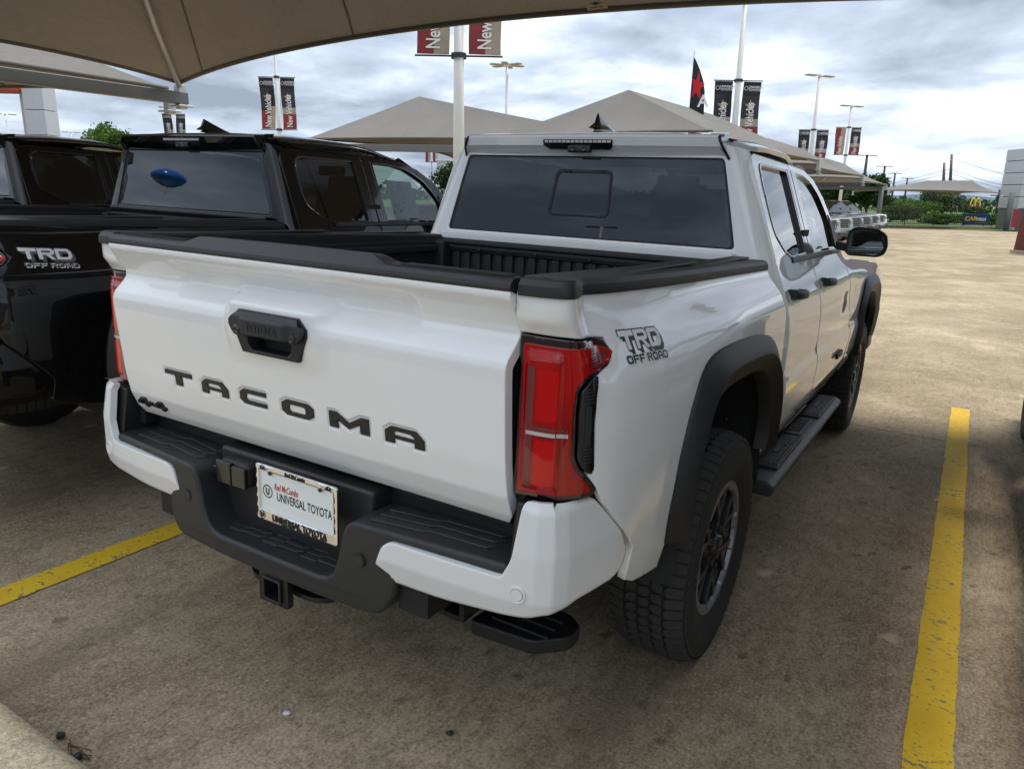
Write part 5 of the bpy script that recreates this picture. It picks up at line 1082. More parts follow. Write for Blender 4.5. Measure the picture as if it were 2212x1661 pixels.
# ------------------------------------------------------------------ lamp posts with banners
def pennant(root, base, u, w, h, colors, word, flipx=False, seed=0):
    """printed cloth, base = lower inner corner, u = unit vector along the arm"""
    rnd = random.Random(seed); nrm = Vector((-u.y, u.x, 0)); b = empty('x'); bpy.data.objects.remove(b)
    ph = rnd.uniform(0, 6); amp = .05
    def S(s, t): return base + u * (s * w + .05 * math.sin(2.6 * t + ph) * t * (1 - t) * 3) + Vector((0, 0, t * h)) + nrm * (amp * math.sin(3.0 * t + ph + s * 1.5))
    bands = {'red': [(0, .52, 'print_red', 0, 1), (.52, 1, 'print_sand', 0, 1)], 'dark': [(0, 1, 'print_red', 0, .30), (0, 1, 'print_sand', .30, .42), (0, 1, 'print_navy', .42, .78), (0, 1, 'print_black', .78, 1)], 'mix': [(0, .6, 'print_red', 0, .36), (.6, 1, 'print_sand', 0, .45), (0, .6, 'print_navy', .36, .80), (.6, 1, 'print_black', .45, .80), (0, 1, 'print_black', .80, 1)]}[colors]
    me = bpy.data.meshes.new('banner'); vs = []; fs = []; mi = []; mats = []
    left = u.dot(CR) < 0
    for (s0, s1, mt, t0, t1) in bands:
        if left: s0, s1 = 1 - s1, 1 - s0
        if mt not in mats: mats.append(mt)
        n = max(2, int((t1 - t0) * 16)); o = len(vs)
        for i in range(n + 1):
            for j in range(4): vs.append(tuple(S(s0 + (s1 - s0) * j / 3, t0 + (t1 - t0) * i / n)))
        for i in range(n):
            for j in range(3): fs.append((o + i * 4 + j, o + i * 4 + j + 1, o + i * 4 + j + 5, o + i * 4 + j + 4)); mi.append(mats.index(mt))
    me.from_pydata(vs, [], fs); me.polygons.foreach_set('material_index', mi); me.polygons.foreach_set('use_smooth', [True] * len(fs))
    for mt in mats: me.materials.append(M_[mt])
    bo = link('banner', me, None, root)
    # lettering runs up the cloth
    for sd in (1,):
        dv = (Vector(CAM_POS) - base); sgn = 1 if nrm.dot(dv) > 0 else -1; rt = u if u.cross(Vector((0, 0, 1))).dot(dv) > 0 else -u
        lx = base + u * w * (.62 if rt == u else .38)
        def put(s_, size, mt, ox, oz, up=True, sx=1.0):
            o = text_mesh('banner_word', s_, size, mt, Matrix.Identity(4), bo, .002, size * .012, align='LEFT', sx=sx); dm = o.data
            for v in dm.vertices:
                x, y, z = v.co
                if up: s = ox - y / w if rt == u else ox + y / w; t = oz + x / h
                else: s = ox + x / w if rt == u else ox - x / w; t = oz + y / h
                p = S(s, t) + nrm * sgn * (.012 + z); v.co = p
        inner = .70 if rt == u else .30
        if word: put(word, w * .62, 'print_white', inner, .04, True, h * .72 / (w * .62 * 6.3))
        if colors != 'red':
            put('UNIVERSAL', w * .17, 'print_white', .30 if rt == u else .70, .90, False); put('TOYOTA', w * .17, 'print_white', .30 if rt == u else .70, .855, False)
            ring = MB(); c0 = (.17 if rt == u else .83, .895)
            ring.tube([S(c0[0] + .10 * math.cos(t), c0[1] + .10 * w / h * math.sin(t)) + nrm * sgn * .014 for t in np.linspace(0, 6.283, 17)], w * .014, 5); ring.build('banner_emblem', 'print_white', bo, fix=False)
            if colors in ('mix', 'dark'):
                stp = [(.5 + .34 * (1 if k % 2 == 0 else .42) * math.cos(1.57 + k * math.pi / 5), .62 + .34 * (1 if k % 2 == 0 else .42) * math.sin(1.57 + k * math.pi / 5) * w / h) for k in range(10)]; stt = MB(); stt.add([tuple(S(a, b) + nrm * sgn * .008) for a, b in stp], [tuple(range(10))]); stt.build('banner_star', 'print_sand', bo, fix=False)
    return bo
def lamp_post(label, px, ptop, depth, banner=None, hpole=None, heads=4, r=.11, colors=('mix', 'dark'), word='New Vehicles', mat='pole_white', ang=0., hs=1.0, group='lamp posts across the lot'):
    p = at(px, 430, depth); z0 = float(zg(p.x, p.y)); top = at(px, ptop, depth).z if hpole is None else hpole
    root = empty('lamp_post', (p.x, p.y, z0)); tag(root, label, 'lamp post', group); o = Vector((0, 0, 0)); H = top - z0
    c = MB(); c.tube([(0, 0, -.05), (0, 0, H)], [r, r * .62], 14); c.build('pole', mat, root, fix=False)
    b = MB(); b.tube([(0, 0, -.05), (0, 0, .75)], .28, 16); b.build('footing', 'concrete_curb', root, fix=False)
    u = Vector((CR.x, CR.y, 0)).normalized(); u = Matrix.Rotation(ang, 3, 'Z') @ u
    for k in range(heads):
        a = Matrix.Rotation(k * 2 * math.pi / heads + (.35 if hs == 1 else 0), 3, 'Z') @ u; h = MB(); h.box((0, 0, 0), (.72 * hs, .34 * hs, .075 * hs)); ob = h.build('lamp_head', 'lamp_head' if mat == 'pole_white' else mat, root, bevel=.02); M4 = a.to_track_quat('X', 'Z').to_matrix().to_4x4(); M4.translation = a * .62 * hs + Vector((0, 0, H + .05)); ob.data.transform(M4)
    h = MB(); h.tube([(0, 0, H - .05), (0, 0, H + .14)], r * .8, 10); h.build('pole_cap', mat, root, fix=False)
    if banner:
        zb, zt = at(px, banner[1], depth).z - z0, at(px, banner[0], depth).z - z0; bw = banner[2] * depth / 1594.2
        for s in (-1, 1):
            for z in (zb, zt): m_ = MB(); m_.tube([u * s * r * .8 + Vector((0, 0, z)), u * s * (r + .10 + bw) + Vector((0, 0, z))], .018, 6); m_.build('banner_arm', 'pole_dark', root, fix=False)
            pennant(root, u * s * (r + .06) + Vector((0, 0, zb + .03)), u * s, bw, zt - zb - .06, colors[0 if s < 0 else 1], word, seed=int(px) + s)
        for z in (zb, zt): k = MB(); k.lathe([(z - .05, r * 1.12), (z + .05, r * 1.12)], 12, 'Z'); k.build('arm_clamp', 'pole_dark', root, fix=False)
    return root
BG = 'lamp posts with banners'
lamp_post('white post with red and sand banners whose tops the overhead canopy hides', 991, -60, 15.2, (-118, 135, 66), None, 4, .135, ('red', 'red'), 'New Vehicles', group=BG)
lamp_post('white post with two New Vehicles banners behind the black pickup', 612, 92, 34, (177, 284, 29), group=BG, word='New Vehicles')
lamp_post('tall white post with banners rising right of the star flag', 1573, 26, 28, (184, 318, 38), group=BG, r=.14, heads=2)
lamp_post('white post with half hidden dark banners above the row of trucks', 1741, 176, 45, (284, 352, 24), group=BG, heads=2, colors=('dark', 'dark'), r=.14)
lamp_post('white post with banners farthest right, above the row of trucks', 1815, 237, 55, (279, 337, 21), group=BG, heads=2, colors=('red', 'dark'), r=.13)
lamp_post('white post with banners rising just behind the fin of the black pickup', 391, 240, 58, (251, 310, 19), group=BG, heads=2, colors=('mix', 'mix'))
lamp_post('small distant post with red banners under the peaked canopy', 933, 250, 95, (323, 352, 10.5), group=BG, heads=2, colors=('red', 'red'), word=None)
lamp_post('plain white lamp post standing between the two peaked canopies', 1091, 155, 43, None, r=.12, heads=6)
lamp_post('plain lamp post at the left edge beside the tower', 37, 253, 76, None, heads=2); lamp_post('farthest plain lamp post at the left, near the tree', 171, 290, 96, None, heads=2)
for k, (x, y, d) in enumerate(((1861, 338, 118), (1902, 361, 150), (1926, 376, 180), (1954, 386, 205))):
    lamp_post(['nearest and tallest of the dark lamp posts beyond the truck row', 'second dark lamp post beyond the truck row', 'third dark lamp post, left of the hipped canopy ridge', 'farthest and lowest of the dark lamp posts'][k], x, y, d, None, heads=2, mat='pole_dark', r=.30, hs=1.6, group='dark lamp posts')
for k, (x, y, d, lb) in enumerate(((2038, 352, 205, 'shorter steel utility pole behind the hipped canopy'), (2052, 334, 205, 'taller steel utility pole behind the hipped canopy'))):
    p = at(x, 440, d); t = at(x + (4 if k else 2), y, d); o = empty('utility_pole', (p.x, p.y, -.3)); tag(o, lb, 'utility pole', 'utility poles'); m_ = MB(); m_.tube([(0, 0, -.2), (t.x - p.x, t.y - p.y, t.z + .3)], [.55, .30], 10); m_.build('pole', 'pole_dark', o, fix=False)
def wire(a, b, sag, r, nm, lb):
    m_ = MB(); m_.tube([a.lerp(b, t) - Vector((0, 0, sag * 4 * t * (1 - t))) for t in np.linspace(0, 1, 14)], r, 5); tag(m_.build(nm, 'pole_dark', fix=False), lb, 'wire', 'power lines')
for k, dy in enumerate((0, 26, 34, 46)):
    wire(at(2052, 340 + dy, 205), at(1600, 425 + dy * .55, 420), 3, .05, 'power_line', ['topmost', 'second', 'third', 'lowest'][k] + ' power line running left from the utility poles'); wire(at(2052, 340 + dy, 205), at(2420, 392 + dy * .8, 230), 3, .05, 'power_line', ['topmost', 'second', 'third', 'lowest'][k] + ' power line running right from the utility poles')
for k, (x, y0, d) in enumerate(((2035, 395, 120), (2150, 410, 90), (1998, 415, 150))):
    p = at(x, 470, d); o = empty('utility_pole', (p.x, p.y, -.3)); tag(o, ['dark pole seen under the left part of the hipped canopy', 'dark pole beside the blue billboard', 'thin dark pole among the bushes under the hipped canopy'][k], 'utility pole', 'utility poles'); m_ = MB(); m_.tube([(0, 0, -.5), (0, 0, at(x, y0, d).z + .3)], .16, 8); m_.build('pole', 'pole_dark', o, fix=False); m_ = MB(); m_.box((0, 0, at(x, y0, d).z - .4), (1.8, .12, .12)); m_.build('cross_arm', 'pole_dark', o, fix=False)
# star flag
p = at(1472, 440, 24); fz = at(1475, 126, 24); fl = empty('flag', (p.x, p.y, float(zg(p.x, p.y)))); tag(fl, 'black feather flag with a red star above the canopy', 'flag')
H = fz.z - fl.location.z; m_ = MB(); m_.tube([(0, 0, 0), (.02, .01, H * .5), (.05, .03, H)], [.03, .012, .008], 8); m_.build('pole', 'pole_dark', fl, fix=False)
u = Vector((CR.x, CR.y, 0)).normalized(); nv = Vector((-u.y, u.x, 0)); sc = 24 / 1594.2
def FP(s, t): return u * ((.08 + s) + .1) + Vector((0, 0, H + t)) + nv * (.05 * math.sin(5 * s + 2 * t))
E0 = [(.02, -.18), (.10, -.30), (.22, -.52), (.36, -.86), (.42, -1.15), (.44, -1.9), (-.02, -1.9), (-.02, -1.0), (0, -.4)]
panel('cloth', E0, lambda s, t: np.stack([u.x * (s + .05) + nv.x * .05 * np.sin(5 * s + 2 * t), u.y * (s + .05) + nv.y * .05 * np.sin(5 * s + 2 * t), H + t + 0 * s], -1), 'flag_black', fl, step=.06, lip=.004, edge=.002, flip=True)
fsurf = lambda o: (lambda s, t: np.stack([u.x * (s + .05) + nv.x * (.05 * np.sin(5 * s + 2 * t) - o), u.y * (s + .05) + nv.y * (.05 * np.sin(5 * s + 2 * t) - o), H + t + 0 * s], -1))
star = [(.16 + .30 * (1 if k % 2 == 0 else .40) * math.sin(k * math.pi / 5 + .15), -1.02 + .48 * (1 if k % 2 == 0 else .40) * math.cos(k * math.pi / 5 + .15)) for k in range(10)]; star = [(min(max(a, .0), .42), b) for a, b in star]
panel('star', star, fsurf(.012), 'flag_red', fl, step=.08, lip=0)
text_mesh('flag_letter', 'A', .50, 'print_white', frame_mat(tuple(u * .43 - nv * .07 + Vector((0, 0, H - 1.62))), u, (0, 0, 1)), fl, .003, .01)
# ------------------------------------------------------------------ parked trucks in the far row
def far_truck(x, y, rz, paint_m, label):
    T = empty('parked_truck', (x, y, float(zg(x, y)))); T.rotation_euler = (0, 0, rz); tag(T, label, 'pickup truck', 'trucks parked nose out in the far row')   # nose towards local +Y
    b = MB(); side = [(-2.9, .55), (-2.9, 1.28), (-.45, 1.30), (-.40, 1.30), (1.0, 1.28), (2.45, 1.24), (2.82, 1.19), (2.92, .80), (2.90, .52), (2.2, .50), (-2.4, .50)]
    b.prism(side, lambda u_, v, t: (t, u_, v), -.98, .98); sk = MB(); sk.box((0, 2.90, .50), (1.7, .30, .16)); sk.build('front_skid', 'grille_dark', T, bevel=.03); b.build('body', paint_m, T, bevel=.07, seg=3)
    c = MB(); c.add([(sx * x_, y_, z_) for (y_, z_, x_) in ((-.45, 1.30, .93), (-.30, 1.93, .72), (.55, 1.95, .72), (1.30, 1.30, .93)) for sx in (-1, 1)], [(0, 1, 3, 2), (2, 3, 5, 4), (4, 5, 7, 6), (0, 2, 4, 6), (1, 7, 5, 3), (0, 6, 7, 1)]); c.build('cab', paint_m, T, bevel=.05, seg=2)
    ws = MB(); ws.add([(-.66, .62, 1.90), (.66, .62, 1.90), (.84, 1.285, 1.335), (-.84, 1.285, 1.335)], [(0, 1, 2, 3)]); o = ws.build('windscreen', 'plastic_gloss', T, fix=False); o.location = (0, .012, .012)
    for sx in (-1, 1):
        w = MB(); w.add([(sx * .905, -.28, 1.36), (sx * .905, .98, 1.36), (sx * .75, .50, 1.86), (sx * .75, -.22, 1.86)], [(0, 1, 2, 3)]); o = w.build('side_window', 'plastic_gloss', T, fix=False); o.location = (sx * .018, 0, 0)
        h = MB(); h.box((sx * .78, 2.84, 1.03), (.30, .16, .16), rz=-sx * .3); h.build('headlamp', 'lens_clear', T, bevel=.03)
        m_ = MB(); m_.box((sx * 1.10, .95, 1.42), (.22, .10, .26)); m_.build('mirror', 'plastic_black', T, bevel=.03)
        for yy in (-1.85, 1.85): t = MB(); t.lathe([(-.13, .22), (-.14, .36), (-.10, .41), (.10, .41), (.14, .36), (.13, .22), (.10, .02)], 24, 'X', (sx * .86, yy, .41)); t.build('tyre', 'rubber', T, fix=False)
    g = MB(); g.box((0, 2.88, .96), (.98, .12, .38)); gr = g.build('grille', 'grille_dark', T, bevel=.05, seg=2)
    for k in range(4): s = MB(); s.box((0, 2.95, .83 + .085 * k), (.86, .03, .022)); s.build('grille_bar', 'rim_silver', gr, bevel=.008)
    rr = MB(); P = [(-.50, .77), (-.53, .98), (-.44, 1.15), (.44, 1.15), (.53, .98), (.50, .77)]; rr.tube([(a, 2.945, b_) for a, b_ in P], .018, 8); rr.build('grille_surround', 'rim_silver', gr, fix=False)
    bp = MB(); bp.prism([(-.98, .48), (.98, .48), (.98, .74), (-.98, .74)], lambda u_, v, t: (u_, t - .16 * (abs(u_) / .98) ** 2, v), 2.75, 3.05); bp.build('front_bumper', paint_m, T, bevel=.05, seg=2)
    for sx in (-1, 1):
        f = MB(); f.box((sx * .74, 3.0, .62), (.2, .06, .14)); f.build('fog_lamp', 'grille_dark', T, bevel=.02)
    return T
for k, (pm, lb) in enumerate((('paint_silver', 'silver truck nearest in the far row of parked trucks'), ('paint_green_grey', 'pale green grey truck, second in the far row'), ('paint_navy', 'dark navy truck, third in the far row'), ('paint_grey', 'charcoal truck, fourth in the far row'), ('paint_silver', 'silver truck, fifth in the far row'), ('paint_white', 'white truck, last in the far row by the bushes'))):
    far_truck(-6.1, 30.0 + 3.5 * k, -math.pi / 2 - .36, pm, lb)
for k, x in enumerate((6.1, 9.1, 12.2)): far_truck(x, 1.9, 0, ('paint_grey', 'paint_navy', 'paint_black')[k], ('unseen grey truck added on the right to block low sky light', 'unseen navy truck added on the right to block low sky light', 'unseen black truck added on the right to block low sky light')[k])  # unseen trucks added as blockers of low sky light from the right
# a few more roofs beyond the black pickups
far_truck(-11.2, 16.5, -math.pi / 2 - .3, 'paint_black', 'dark truck under the peaked canopy behind the black pickup')
# ------------------------------------------------------------------ trees and bushes
def foliage(name, blobs, n, size, mat, parent, seed):
    rnd = np.random.RandomState(seed); vs = []; fs = []
    wts = np.array([b[3] * b[4] * b[5] for b in blobs]); wts = wts / wts.sum()
    for b, w in zip(blobs, wts):
        k = int(n * w) + 1; d = rnd.normal(size=(k, 3)); d /= np.linalg.norm(d, axis=1)[:, None]; r = rnd.uniform(.35, 1.0, k) ** .45; c = d * r[:, None] * np.array(b[3:6]) * (1 + .15 * rnd.normal(size=(k, 1))) + np.array(b[:3])
        for p in c:
            a = rnd.normal(size=3); a /= np.linalg.norm(a); t = np.cross(a, rnd.normal(size=3)); t /= max(np.linalg.norm(t), 1e-6); s = size * rnd.uniform(.6, 1.4); i = len(vs)
            vs += [p - a * s, p + t * s * .5, p + a * s, p - t * s * .5]; fs.append((i, i + 1, i + 2, i + 3))
    me = bpy.data.meshes.new(name); me.from_pydata([tuple(v) for v in vs], [], fs); return link(name, me, mat, parent)
def tree(name, label, p, h, w, mat, seed, n=5000, leaf=.14, cat='tree', trunk=True, group=None, low=.32):
    rnd = random.Random(seed); o = empty(name, (p.x, p.y, float(zg(p.x, p.y)) - .05)); tag(o, label, cat, group)
    bl = [(rnd.uniform(-.30, .30) * w, rnd.uniform(-.30, .30) * w, h * rnd.uniform(low + .12, .84), w * rnd.uniform(.14, .26), w * rnd.uniform(.14, .26), h * rnd.uniform(.09, .17)) for _ in range(15)] + [(0, 0, h * .60, w * .24, w * .24, h * .22)]
    foliage('crown', bl, n, leaf, mat, o, seed)
    if trunk:
        t = MB(); t.tube([(0, 0, 0), (.05, 0, h * .3), (.1, .05, h * .6)], [h * .028, h * .02, h * .008], 8)
        for k in range(5):
            a = rnd.uniform(0, 6.28); t.tube([(0, 0, h * .28), (math.cos(a) * w * .14, math.sin(a) * w * .14, h * .48), (math.cos(a) * w * .28, math.sin(a) * w * .28, h * .66)], [h * .014, h * .009, h * .003], 6)
        t.build('trunk', 'bark', o, fix=False)
    return o
tree('tree', 'round green tree between the two black pickups at the left', at(238, 330, 52), 6.2, 3.7, 'leaf_bright', 1, 7000, .13)
tree('tree', 'dark green tree just left of the tall bannered pole', at(972, 380, 60), 4.4, 3.6, 'leaf_dark', 2, 3500, .14)
tree('tree', 'broad dark tree behind the end of the truck row', at(1872, 440, 66), 4.5, 4.4, 'leaf_dark', 3, 6500, .17); tree('tree', 'second dark tree behind the truck row, farther left', at(1800, 440, 72), 4.6, 5.6, 'leaf_dark', 4, 5000, .17)
tree('tree', 'feathery olive green tree under the hipped canopy', at(2035, 455, 72), 3.6, 4.2, 'leaf_grey', 5, 4500, .13); tree('tree', 'green tree at the right edge beside the grey tower', at(2176, 450, 74), 3.4, 2.6, 'leaf_dark', 6, 2500, .13)
BU = 'bushes along the far fence'
for k, (x, d, h, w, mt, lb) in enumerate(((1945, 67, 2.1, 4.0, 'leaf_grey', 'tall grey green bush beside the last truck'), (1985, 70, 2.3, 3.6, 'leaf_bright', 'bright green bush left of the feathery tree'), (1925, 76, 2.6, 4.4, 'leaf_bright', 'yellow green bush behind the grey green one'), (2060, 66, 1.3, 3.8, 'leaf_bright', 'low bright bush in front of the feathery tree'), (2020, 66, 1.2, 3.0, 'leaf_bright', 'low bush left of the low bright one'), (2110, 70, 1.9, 3.0, 'leaf_dark', 'dark bush above the blue billboard'), (2150, 68, 1.3, 2.6, 'leaf_bright', 'low bush right of the blue billboard'))):
    tree('bush', lb, at(x, 470, d), h, w, mt, 20 + k, 2600, .10, 'bush', False, BU, .1)
# distant wood line and hills
for k in range(26):
    x = 1880 + k * 14; tree('tree', 'x', at(x, 445, 190), random.uniform(3.5, 6), random.uniform(7, 11), 'leaf_dark', 60 + k, 500, .5, trunk=False, group='trees of the distant wood line') if 0 else None
rnd = np.random.RandomState(5); bl = []
for k in range(120):
    p = at(-400 + k * 27, 445, rnd.uniform(190, 260)); bl.append((p.x, p.y, rnd.uniform(.5, 1.6), rnd.uniform(5, 9), rnd.uniform(5, 9), rnd.uniform(1.5, 3.0)))
wl_ = foliage('distant_wood', bl, 15000, .7, 'leaf_dark', None, 9); stuff(wl_); wl_['label'] = 'distant dark line of woods along the horizon'
hv = []; hf = []; N_ = 120
for i in range(N_):
    a = R_(-75 + 150 * i / (N_ - 1)) + .54; h = 34 + 12 * math.sin(a * 9) + 8 * math.sin(a * 23 + 1) + 5 * math.sin(a * 47); x, y = 1.5 - 4200 * math.sin(a), -2.3 + 4200 * math.cos(a); x2, y2 = 1.5 - 5200 * math.sin(a), -2.3 + 5200 * math.cos(a); hv += [(x, y, -10), (x * 1.03, y * 1.03, h), (x2, y2, -10)]
for i in range(N_ - 1): hf += [(3 * i, 3 * i + 3, 3 * i + 4, 3 * i + 1), (3 * i + 1, 3 * i + 4, 3 * i + 5, 3 * i + 2)]
me = bpy.data.meshes.new('hills'); me.from_pydata(hv, [], hf); struct(link('hills', me, 'hill'))
# far kerb, grass verge, fence
A, B = at(1890, 486, 60.5), at(2200, 493, 60.5); A.z = B.z = 0; d = (B - A).normalized(); A = A - d * 14; B = B + d * 18; n = Vector((-d.y, d.x, 0))
kb = MB()
for k in range(24):
    p, q = A.lerp(B, k / 24), A.lerp(B, (k + 1) / 24); z = float(zg(p.x, p.y)); kb.box(((p.x + q.x) / 2, (p.y + q.y) / 2, z + .06), ((q - p).length + .002 * (k % 2), .2 + .002 * (k % 2), .14), rz=math.atan2(d.y, d.x))
struct(kb.build('far_kerb', 'concrete_curb'))
v0, v1 = A + n * .1, B + n * .1; me = bpy.data.meshes.new('verge'); z = float(zg(A.x, A.y)) + .12; me.from_pydata([(v0.x, v0.y, z), (v1.x, v1.y, z), (v1.x + n.x * 60, v1.y + n.y * 60, z - .6), (v0.x + n.x * 60, v0.y + n.y * 60, z - .6)], [], [(0, 1, 2, 3)]); struct(link('verge', me, 'grass'))
fe = empty('metal_fence', (A.x, A.y, 0)); tag(fe, 'black metal picket fence along the far kerb', 'fence'); fo = Vector((A.x, A.y, 0)); L = (B - A).length
pk = MB(); pk.box((0, 0, .62), (.022, .022, 1.25)); pk0 = None
for k in range(int(L / .16)):
    q = d * (k * .16) + n * .8
    if pk0 is None: o = pk0 = pk.build('picket', 'pole_dark', fe, fix=False)
    else: o = pk0.copy(); COL.objects.link(o)
    o.location = (q.x, q.y, z)
for zz2 in (.25, 1.12): r = MB(); r.box((0, 0, 0), (L, .03, .04), rz=math.atan2(d.y, d.x)); o = r.build('rail', 'pole_dark', fe, fix=False); c = d * L / 2 + n * .8; o.location = (c.x, c.y, z + zz2)
for k in range(int(L / 2.4)): r = MB(); r.box((0, 0, .68), (.07, .07, 1.4)); o = r.build('fence_post', 'pole_dark', fe, fix=False); c = d * (k * 2.4) + n * .8; o.location = (c.x, c.y, z)
for k, x in enumerate((2020, 2173 - 20, 1593 + 400)):
    p = at(x, 492, 57.5); m_ = MB(); m_.add([(-.06, -2.6, 0), (.06, -2.6, 0), (.06, 2.2, 0), (-.06, 2.2, 0)], [(0, 1, 2, 3)]); o = m_.build('painted_line', 'road_paint', fix=False); o.location = (p.x, p.y, float(zg(p.x, p.y)) + .012); o.rotation_euler = (0, 0, math.atan2(d.y, d.x)); o['label'] = ['left', 'right', 'middle'][k] + ' short yellow bay line at the far kerb'; struct(o)
# billboards
def board(name, label, px0, py0, px1, py1, depth, mat, cat='sign'):
    c = at((px0 + px1) / 2, (py0 + py1) / 2, depth); w = (px1 - px0) * depth / 1594.2; h = (py1 - py0) * depth / 1594.2; o = empty(name, (c.x, c.y, -.3)); tag(o, label, cat); uu = Vector((CR.x, CR.y, 0)).normalized(); o.rotation_euler = (0, 0, math.atan2(uu.y, uu.x)); zc_ = c.z + .3
    b = MB(); b.box((0, 0, zc_), (w, .18, h)); b.build('board', mat, o, bevel=.01)
    for s in (-1, 1): t = MB(); t.tube([(s * w * .38, .16, -.2), (s * w * .38, .16, zc_ + h * .2)], .05, 8); t.build('leg', 'pole_dark', o, fix=False)
    return o, w, h, zc_
o, w, h, zc_ = board('billboard', 'blue billboard with yellow and white lettering at the far fence', 2080, 463, 2136, 486, 64, 'sign_blue')
text_mesh('word', 'CAR', h * .52, 'sign_yellow', frame_mat((-w * .46, -.10, zc_ - h * .10), (1, 0, 0), (0, 0, 1)), o, .01, .02, 'LEFT', sx=1.15); text_mesh('word', 'max', h * .52, 'sign_white', frame_mat((-w * .02, -.10, zc_ - h * .10), (1, 0, 0), (0, 0, 1)), o, .01, .02, 'LEFT', sx=1.05)
m_ = MB(); [m_.box((-w * .02 + k * w * .085, -.10, zc_ - h * .31), (w * .05, .02, h * .06)) for k in range(6)]; m_.build('underline', 'sign_yellow', o, fix=False)
p = at(2107, 440, 170); o = empty('restaurant_sign', (p.x, p.y, -.3)); tag(o, 'small yellow double arch sign on a red board far beyond the fence', 'sign'); uu = Vector((CR.x, CR.y, 0)).normalized(); o.rotation_euler = (0, 0, math.atan2(uu.y, uu.x)); k_ = 170 / 1594.2; zt = p.z + .3
for s in (-1, 1): m_ = MB(); m_.tube([(s * (5 + 5.5 * math.cos(t)) * k_, 0, zt + (16.5 * math.sin(t) - 6) * k_) for t in np.linspace(0, math.pi, 15)], .16, 6); m_.build('arch', 'sign_yellow', o, fix=False)
m_ = MB(); m_.box((0, 0, zt - 9 * k_), (26 * k_, .3, 4.5 * k_)); m_.build('name_board', 'sign_red', o, fix=False); m_ = MB(); m_.tube([(0, 0, 0), (0, 0, zt - 10 * k_)], .25, 8); m_.build('pole', 'pole_dark', o, fix=False)
p = at(2060, 437, 190); o = empty('roadside_sign', (p.x, p.y, -.3)); tag(o, 'tiny white and red roadside sign left of the yellow double arch', 'sign'); m_ = MB(); m_.box((0, 0, p.z + .3), (2.4, .2, 1.3)); m_.build('board', 'sign_white', o, fix=False); m_ = MB(); m_.box((0, -.12, p.z - .2), (2.4, .06, .35)); m_.build('stripe', 'sign_red', o, fix=False); m_ = MB(); m_.tube([(0, 0, 0), (0, 0, p.z)], .12, 6); m_.build('pole', 'pole_dark', o, fix=False)
# grey showroom tower at the right edge
c0, c1 = at(2200, 440, 56), at(2354, 440, 56); uu = (c1 - c0); uu.z = 0; W2 = uu.length; uu.normalize(); o = empty('showroom_tower', (c0.x, c0.y, -.3)); o.rotation_euler = (0, 0, math.atan2(uu.y, uu.x)); tag(o, 'grey panelled showroom tower at the right frame edge', 'building'); Ht = at(2180, 321, 56).z + .3
m_ = MB(); m_.box((W2 / 2 + .03, 1.2, Ht / 2), (W2 - .06, 2.3, Ht - .04)); m_.build('core', 'facade_joint', o, fix=False)
for j in range(5):
    for i in range(4):
        zz0 = 1.6 + j * (Ht - 1.6) / 5; m_ = MB(); m_.box((.62 + i * 1.30, .02, zz0 + (Ht - 1.6) / 10), (1.26, .06, (Ht - 1.6) / 5 - .05)); m_.build('panel', 'facade', o, bevel=.01)
    m_ = MB(); m_.box((0.0, 1.2, zz0 + (Ht - 1.6) / 10), (.06, 2.3, (Ht - 1.6) / 5 - .05)); m_.build('panel', 'facade', o, bevel=.01)
for k in (.25, 4.6): m_ = MB(); m_.box((k, .3, .9), (.5, .5, 1.8)); m_.build('pier', 'facade', o, bevel=.01)
text_mesh('letter', 'C', .5, 'sign_red', frame_mat((.95, -.03, Ht * .68), (1, 0, 0), (0, 0, 1)), o, .03, .02); text_mesh('letter', 'T', .75, 'sticker_blue', frame_mat((.75, -.03, Ht * .34), (1, 0, 0), (0, 0, 1)), o, .03, .02)
p = at(2221, 530, 29.5); o = empty('brick_pylon', (p.x, p.y, float(zg(p.x, p.y)))); tag(o, 'dark red tapering masonry pylon at the right frame edge', 'pylon'); m_ = MB(); h = at(2200, 441, 29.5).z - o.location.z
m_.add([(-.24 + .20 * t, y_, z_) if s_ < 0 else (2.2 - .2 * t, y_, z_) for t, z_ in ((0, -.1), (1, h + 1.2)) for s_, y_ in ((-1, -.5), (1, -.5), (1, .5), (-1, .5))], [(0, 1, 5, 4), (1, 2, 6, 5), (2, 3, 7, 6), (3, 0, 4, 7), (4, 5, 6, 7)]); m_.build('shaft', 'brick_red', o, bevel=.02); m_ = MB(); m_.box((1.0, 0, .06), (2.6, 1.2, .12)); m_.build('plinth', 'concrete_curb', o, bevel=.01); o.rotation_euler = (0, 0, math.atan2(uu.y, uu.x))
p = at(2192, 480, 50); m_ = MB(); m_.box((0, 0, .9), (.45, .1, 1.2)); o = m_.build('small_sign', 'print_red', bevel=.02); o.location = (p.x, p.y, -.2); o.rotation_euler = (0, 0, math.atan2(uu.y, uu.x)); tag(o, 'small dull red standing sign beside the pylon', 'sign')
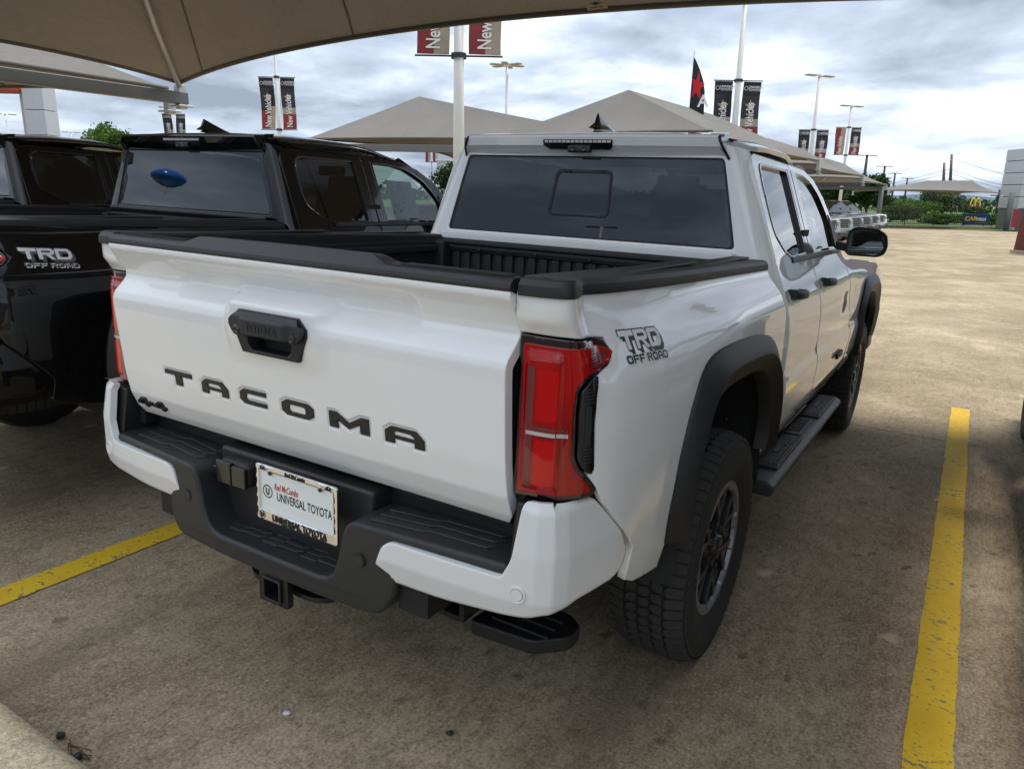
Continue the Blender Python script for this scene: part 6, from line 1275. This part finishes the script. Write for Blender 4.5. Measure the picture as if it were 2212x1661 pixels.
# showroom entrance tower at the left edge
c0 = at(62, 300, 40); o = empty('entrance_portal', (c0.x, c0.y, float(zg(c0.x, c0.y)))); tag(o, 'grey panelled entrance portal with a red band at the left edge', 'building'); uu = Vector((CR.x, CR.y, 0)).normalized(); o.rotation_euler = (0, 0, math.atan2(uu.y, uu.x)); k_ = 40 / 1594.2; zb = at(62, 190, 40).z - o.location.z
for j in range(5): m_ = MB(); m_.box((20 * k_, .6, zb * (j + .5) / 5 + .1), (44 * k_, 1.2, zb / 5 - .03)); m_.build('panel', 'facade', o, bevel=.012)
for j in range(1): m_ = MB(); m_.box((-8 * k_, .75, zb / 2), (14 * k_, .9, zb)); m_.build('pier_return', 'beige_wall', o, bevel=.01)
m_ = MB(); m_.box((-70 * k_, .5, zb - .10), (128 * k_, 1.4, .36)); m_.build('red_band', 'red_band', o, bevel=.02)
# pale building behind the canopies
p = at(975, 352, 90); o = empty('far_building', (p.x, p.y, -.3)); tag(o, 'pale flat roofed building glimpsed beside the tall bannered pole', 'building'); o.rotation_euler = (0, 0, math.atan2(uu.y, uu.x)); m_ = MB(); hh = at(975, 348, 90).z + .3; m_.box((1.2, 3, hh / 2), (6, 6, hh)); m_.build('wall', 'facade', o, fix=False); m_ = MB(); m_.box((1.2, 3, hh + .1), (6.3, 6.3, .25)); m_.build('roof', 'sign_white', o, fix=False)
# ------------------------------------------------------------------ the showroom behind the photographer (seen mirrored in the windows)
sh = empty('showroom', (-28, -22, 0)); tag(sh, 'long grey showroom with a red band behind the photographer', 'building')
m_ = MB(); m_.box((-8, -3.5, 2.6), (44, 6.8, 5.2)); m_.build('core', 'facade_joint', sh, fix=False)
for i in range(22):
    for j in range(3):
        m_ = MB(); m_.box((-29 + i * 2.0, 0, .9 + j * 1.75), (1.95, .12, 1.70)); m_.build('panel', 'facade' if (j > 0 or i % 4 == 3) else 'plastic_gloss', sh, fix=False)
m_ = MB(); m_.box((-17, .25, 3.1), (13, .5, .5)); m_.build('red_band', 'red_band', sh, bevel=.03)
def rear_lamp(x, y, lb):
    o = empty('lamp_post', (x, y, 0)); tag(o, lb, 'lamp post', 'lamp posts behind the photographer'); m_ = MB(); m_.tube([(0, 0, 0), (0, 0, 8)], [.12, .08], 10); m_.build('pole', 'pole_white', o, fix=False)
    for s in (-1, 1): m_ = MB(); m_.box((s * .55, 0, 8.02), (.8, .35, .08)); m_.build('lamp_head', 'lamp_head', o, bevel=.02)
rear_lamp(-16, -34, 'lamp post behind the photographer on the right'); rear_lamp(-30, -46, 'lamp post behind the photographer on the left')
for k, x in enumerate((-14, -9, 6, 11, 17)): tree('tree', ['leftmost', 'second', 'third', 'fourth', 'rightmost'][k] + ' tree of the row behind the photographer', Vector((x * 1.6 - 8, -46 - k % 2, 0)), 4.2, 4.4, 'leaf_bright', 80 + k, 2200, .2, group='trees behind the photographer')
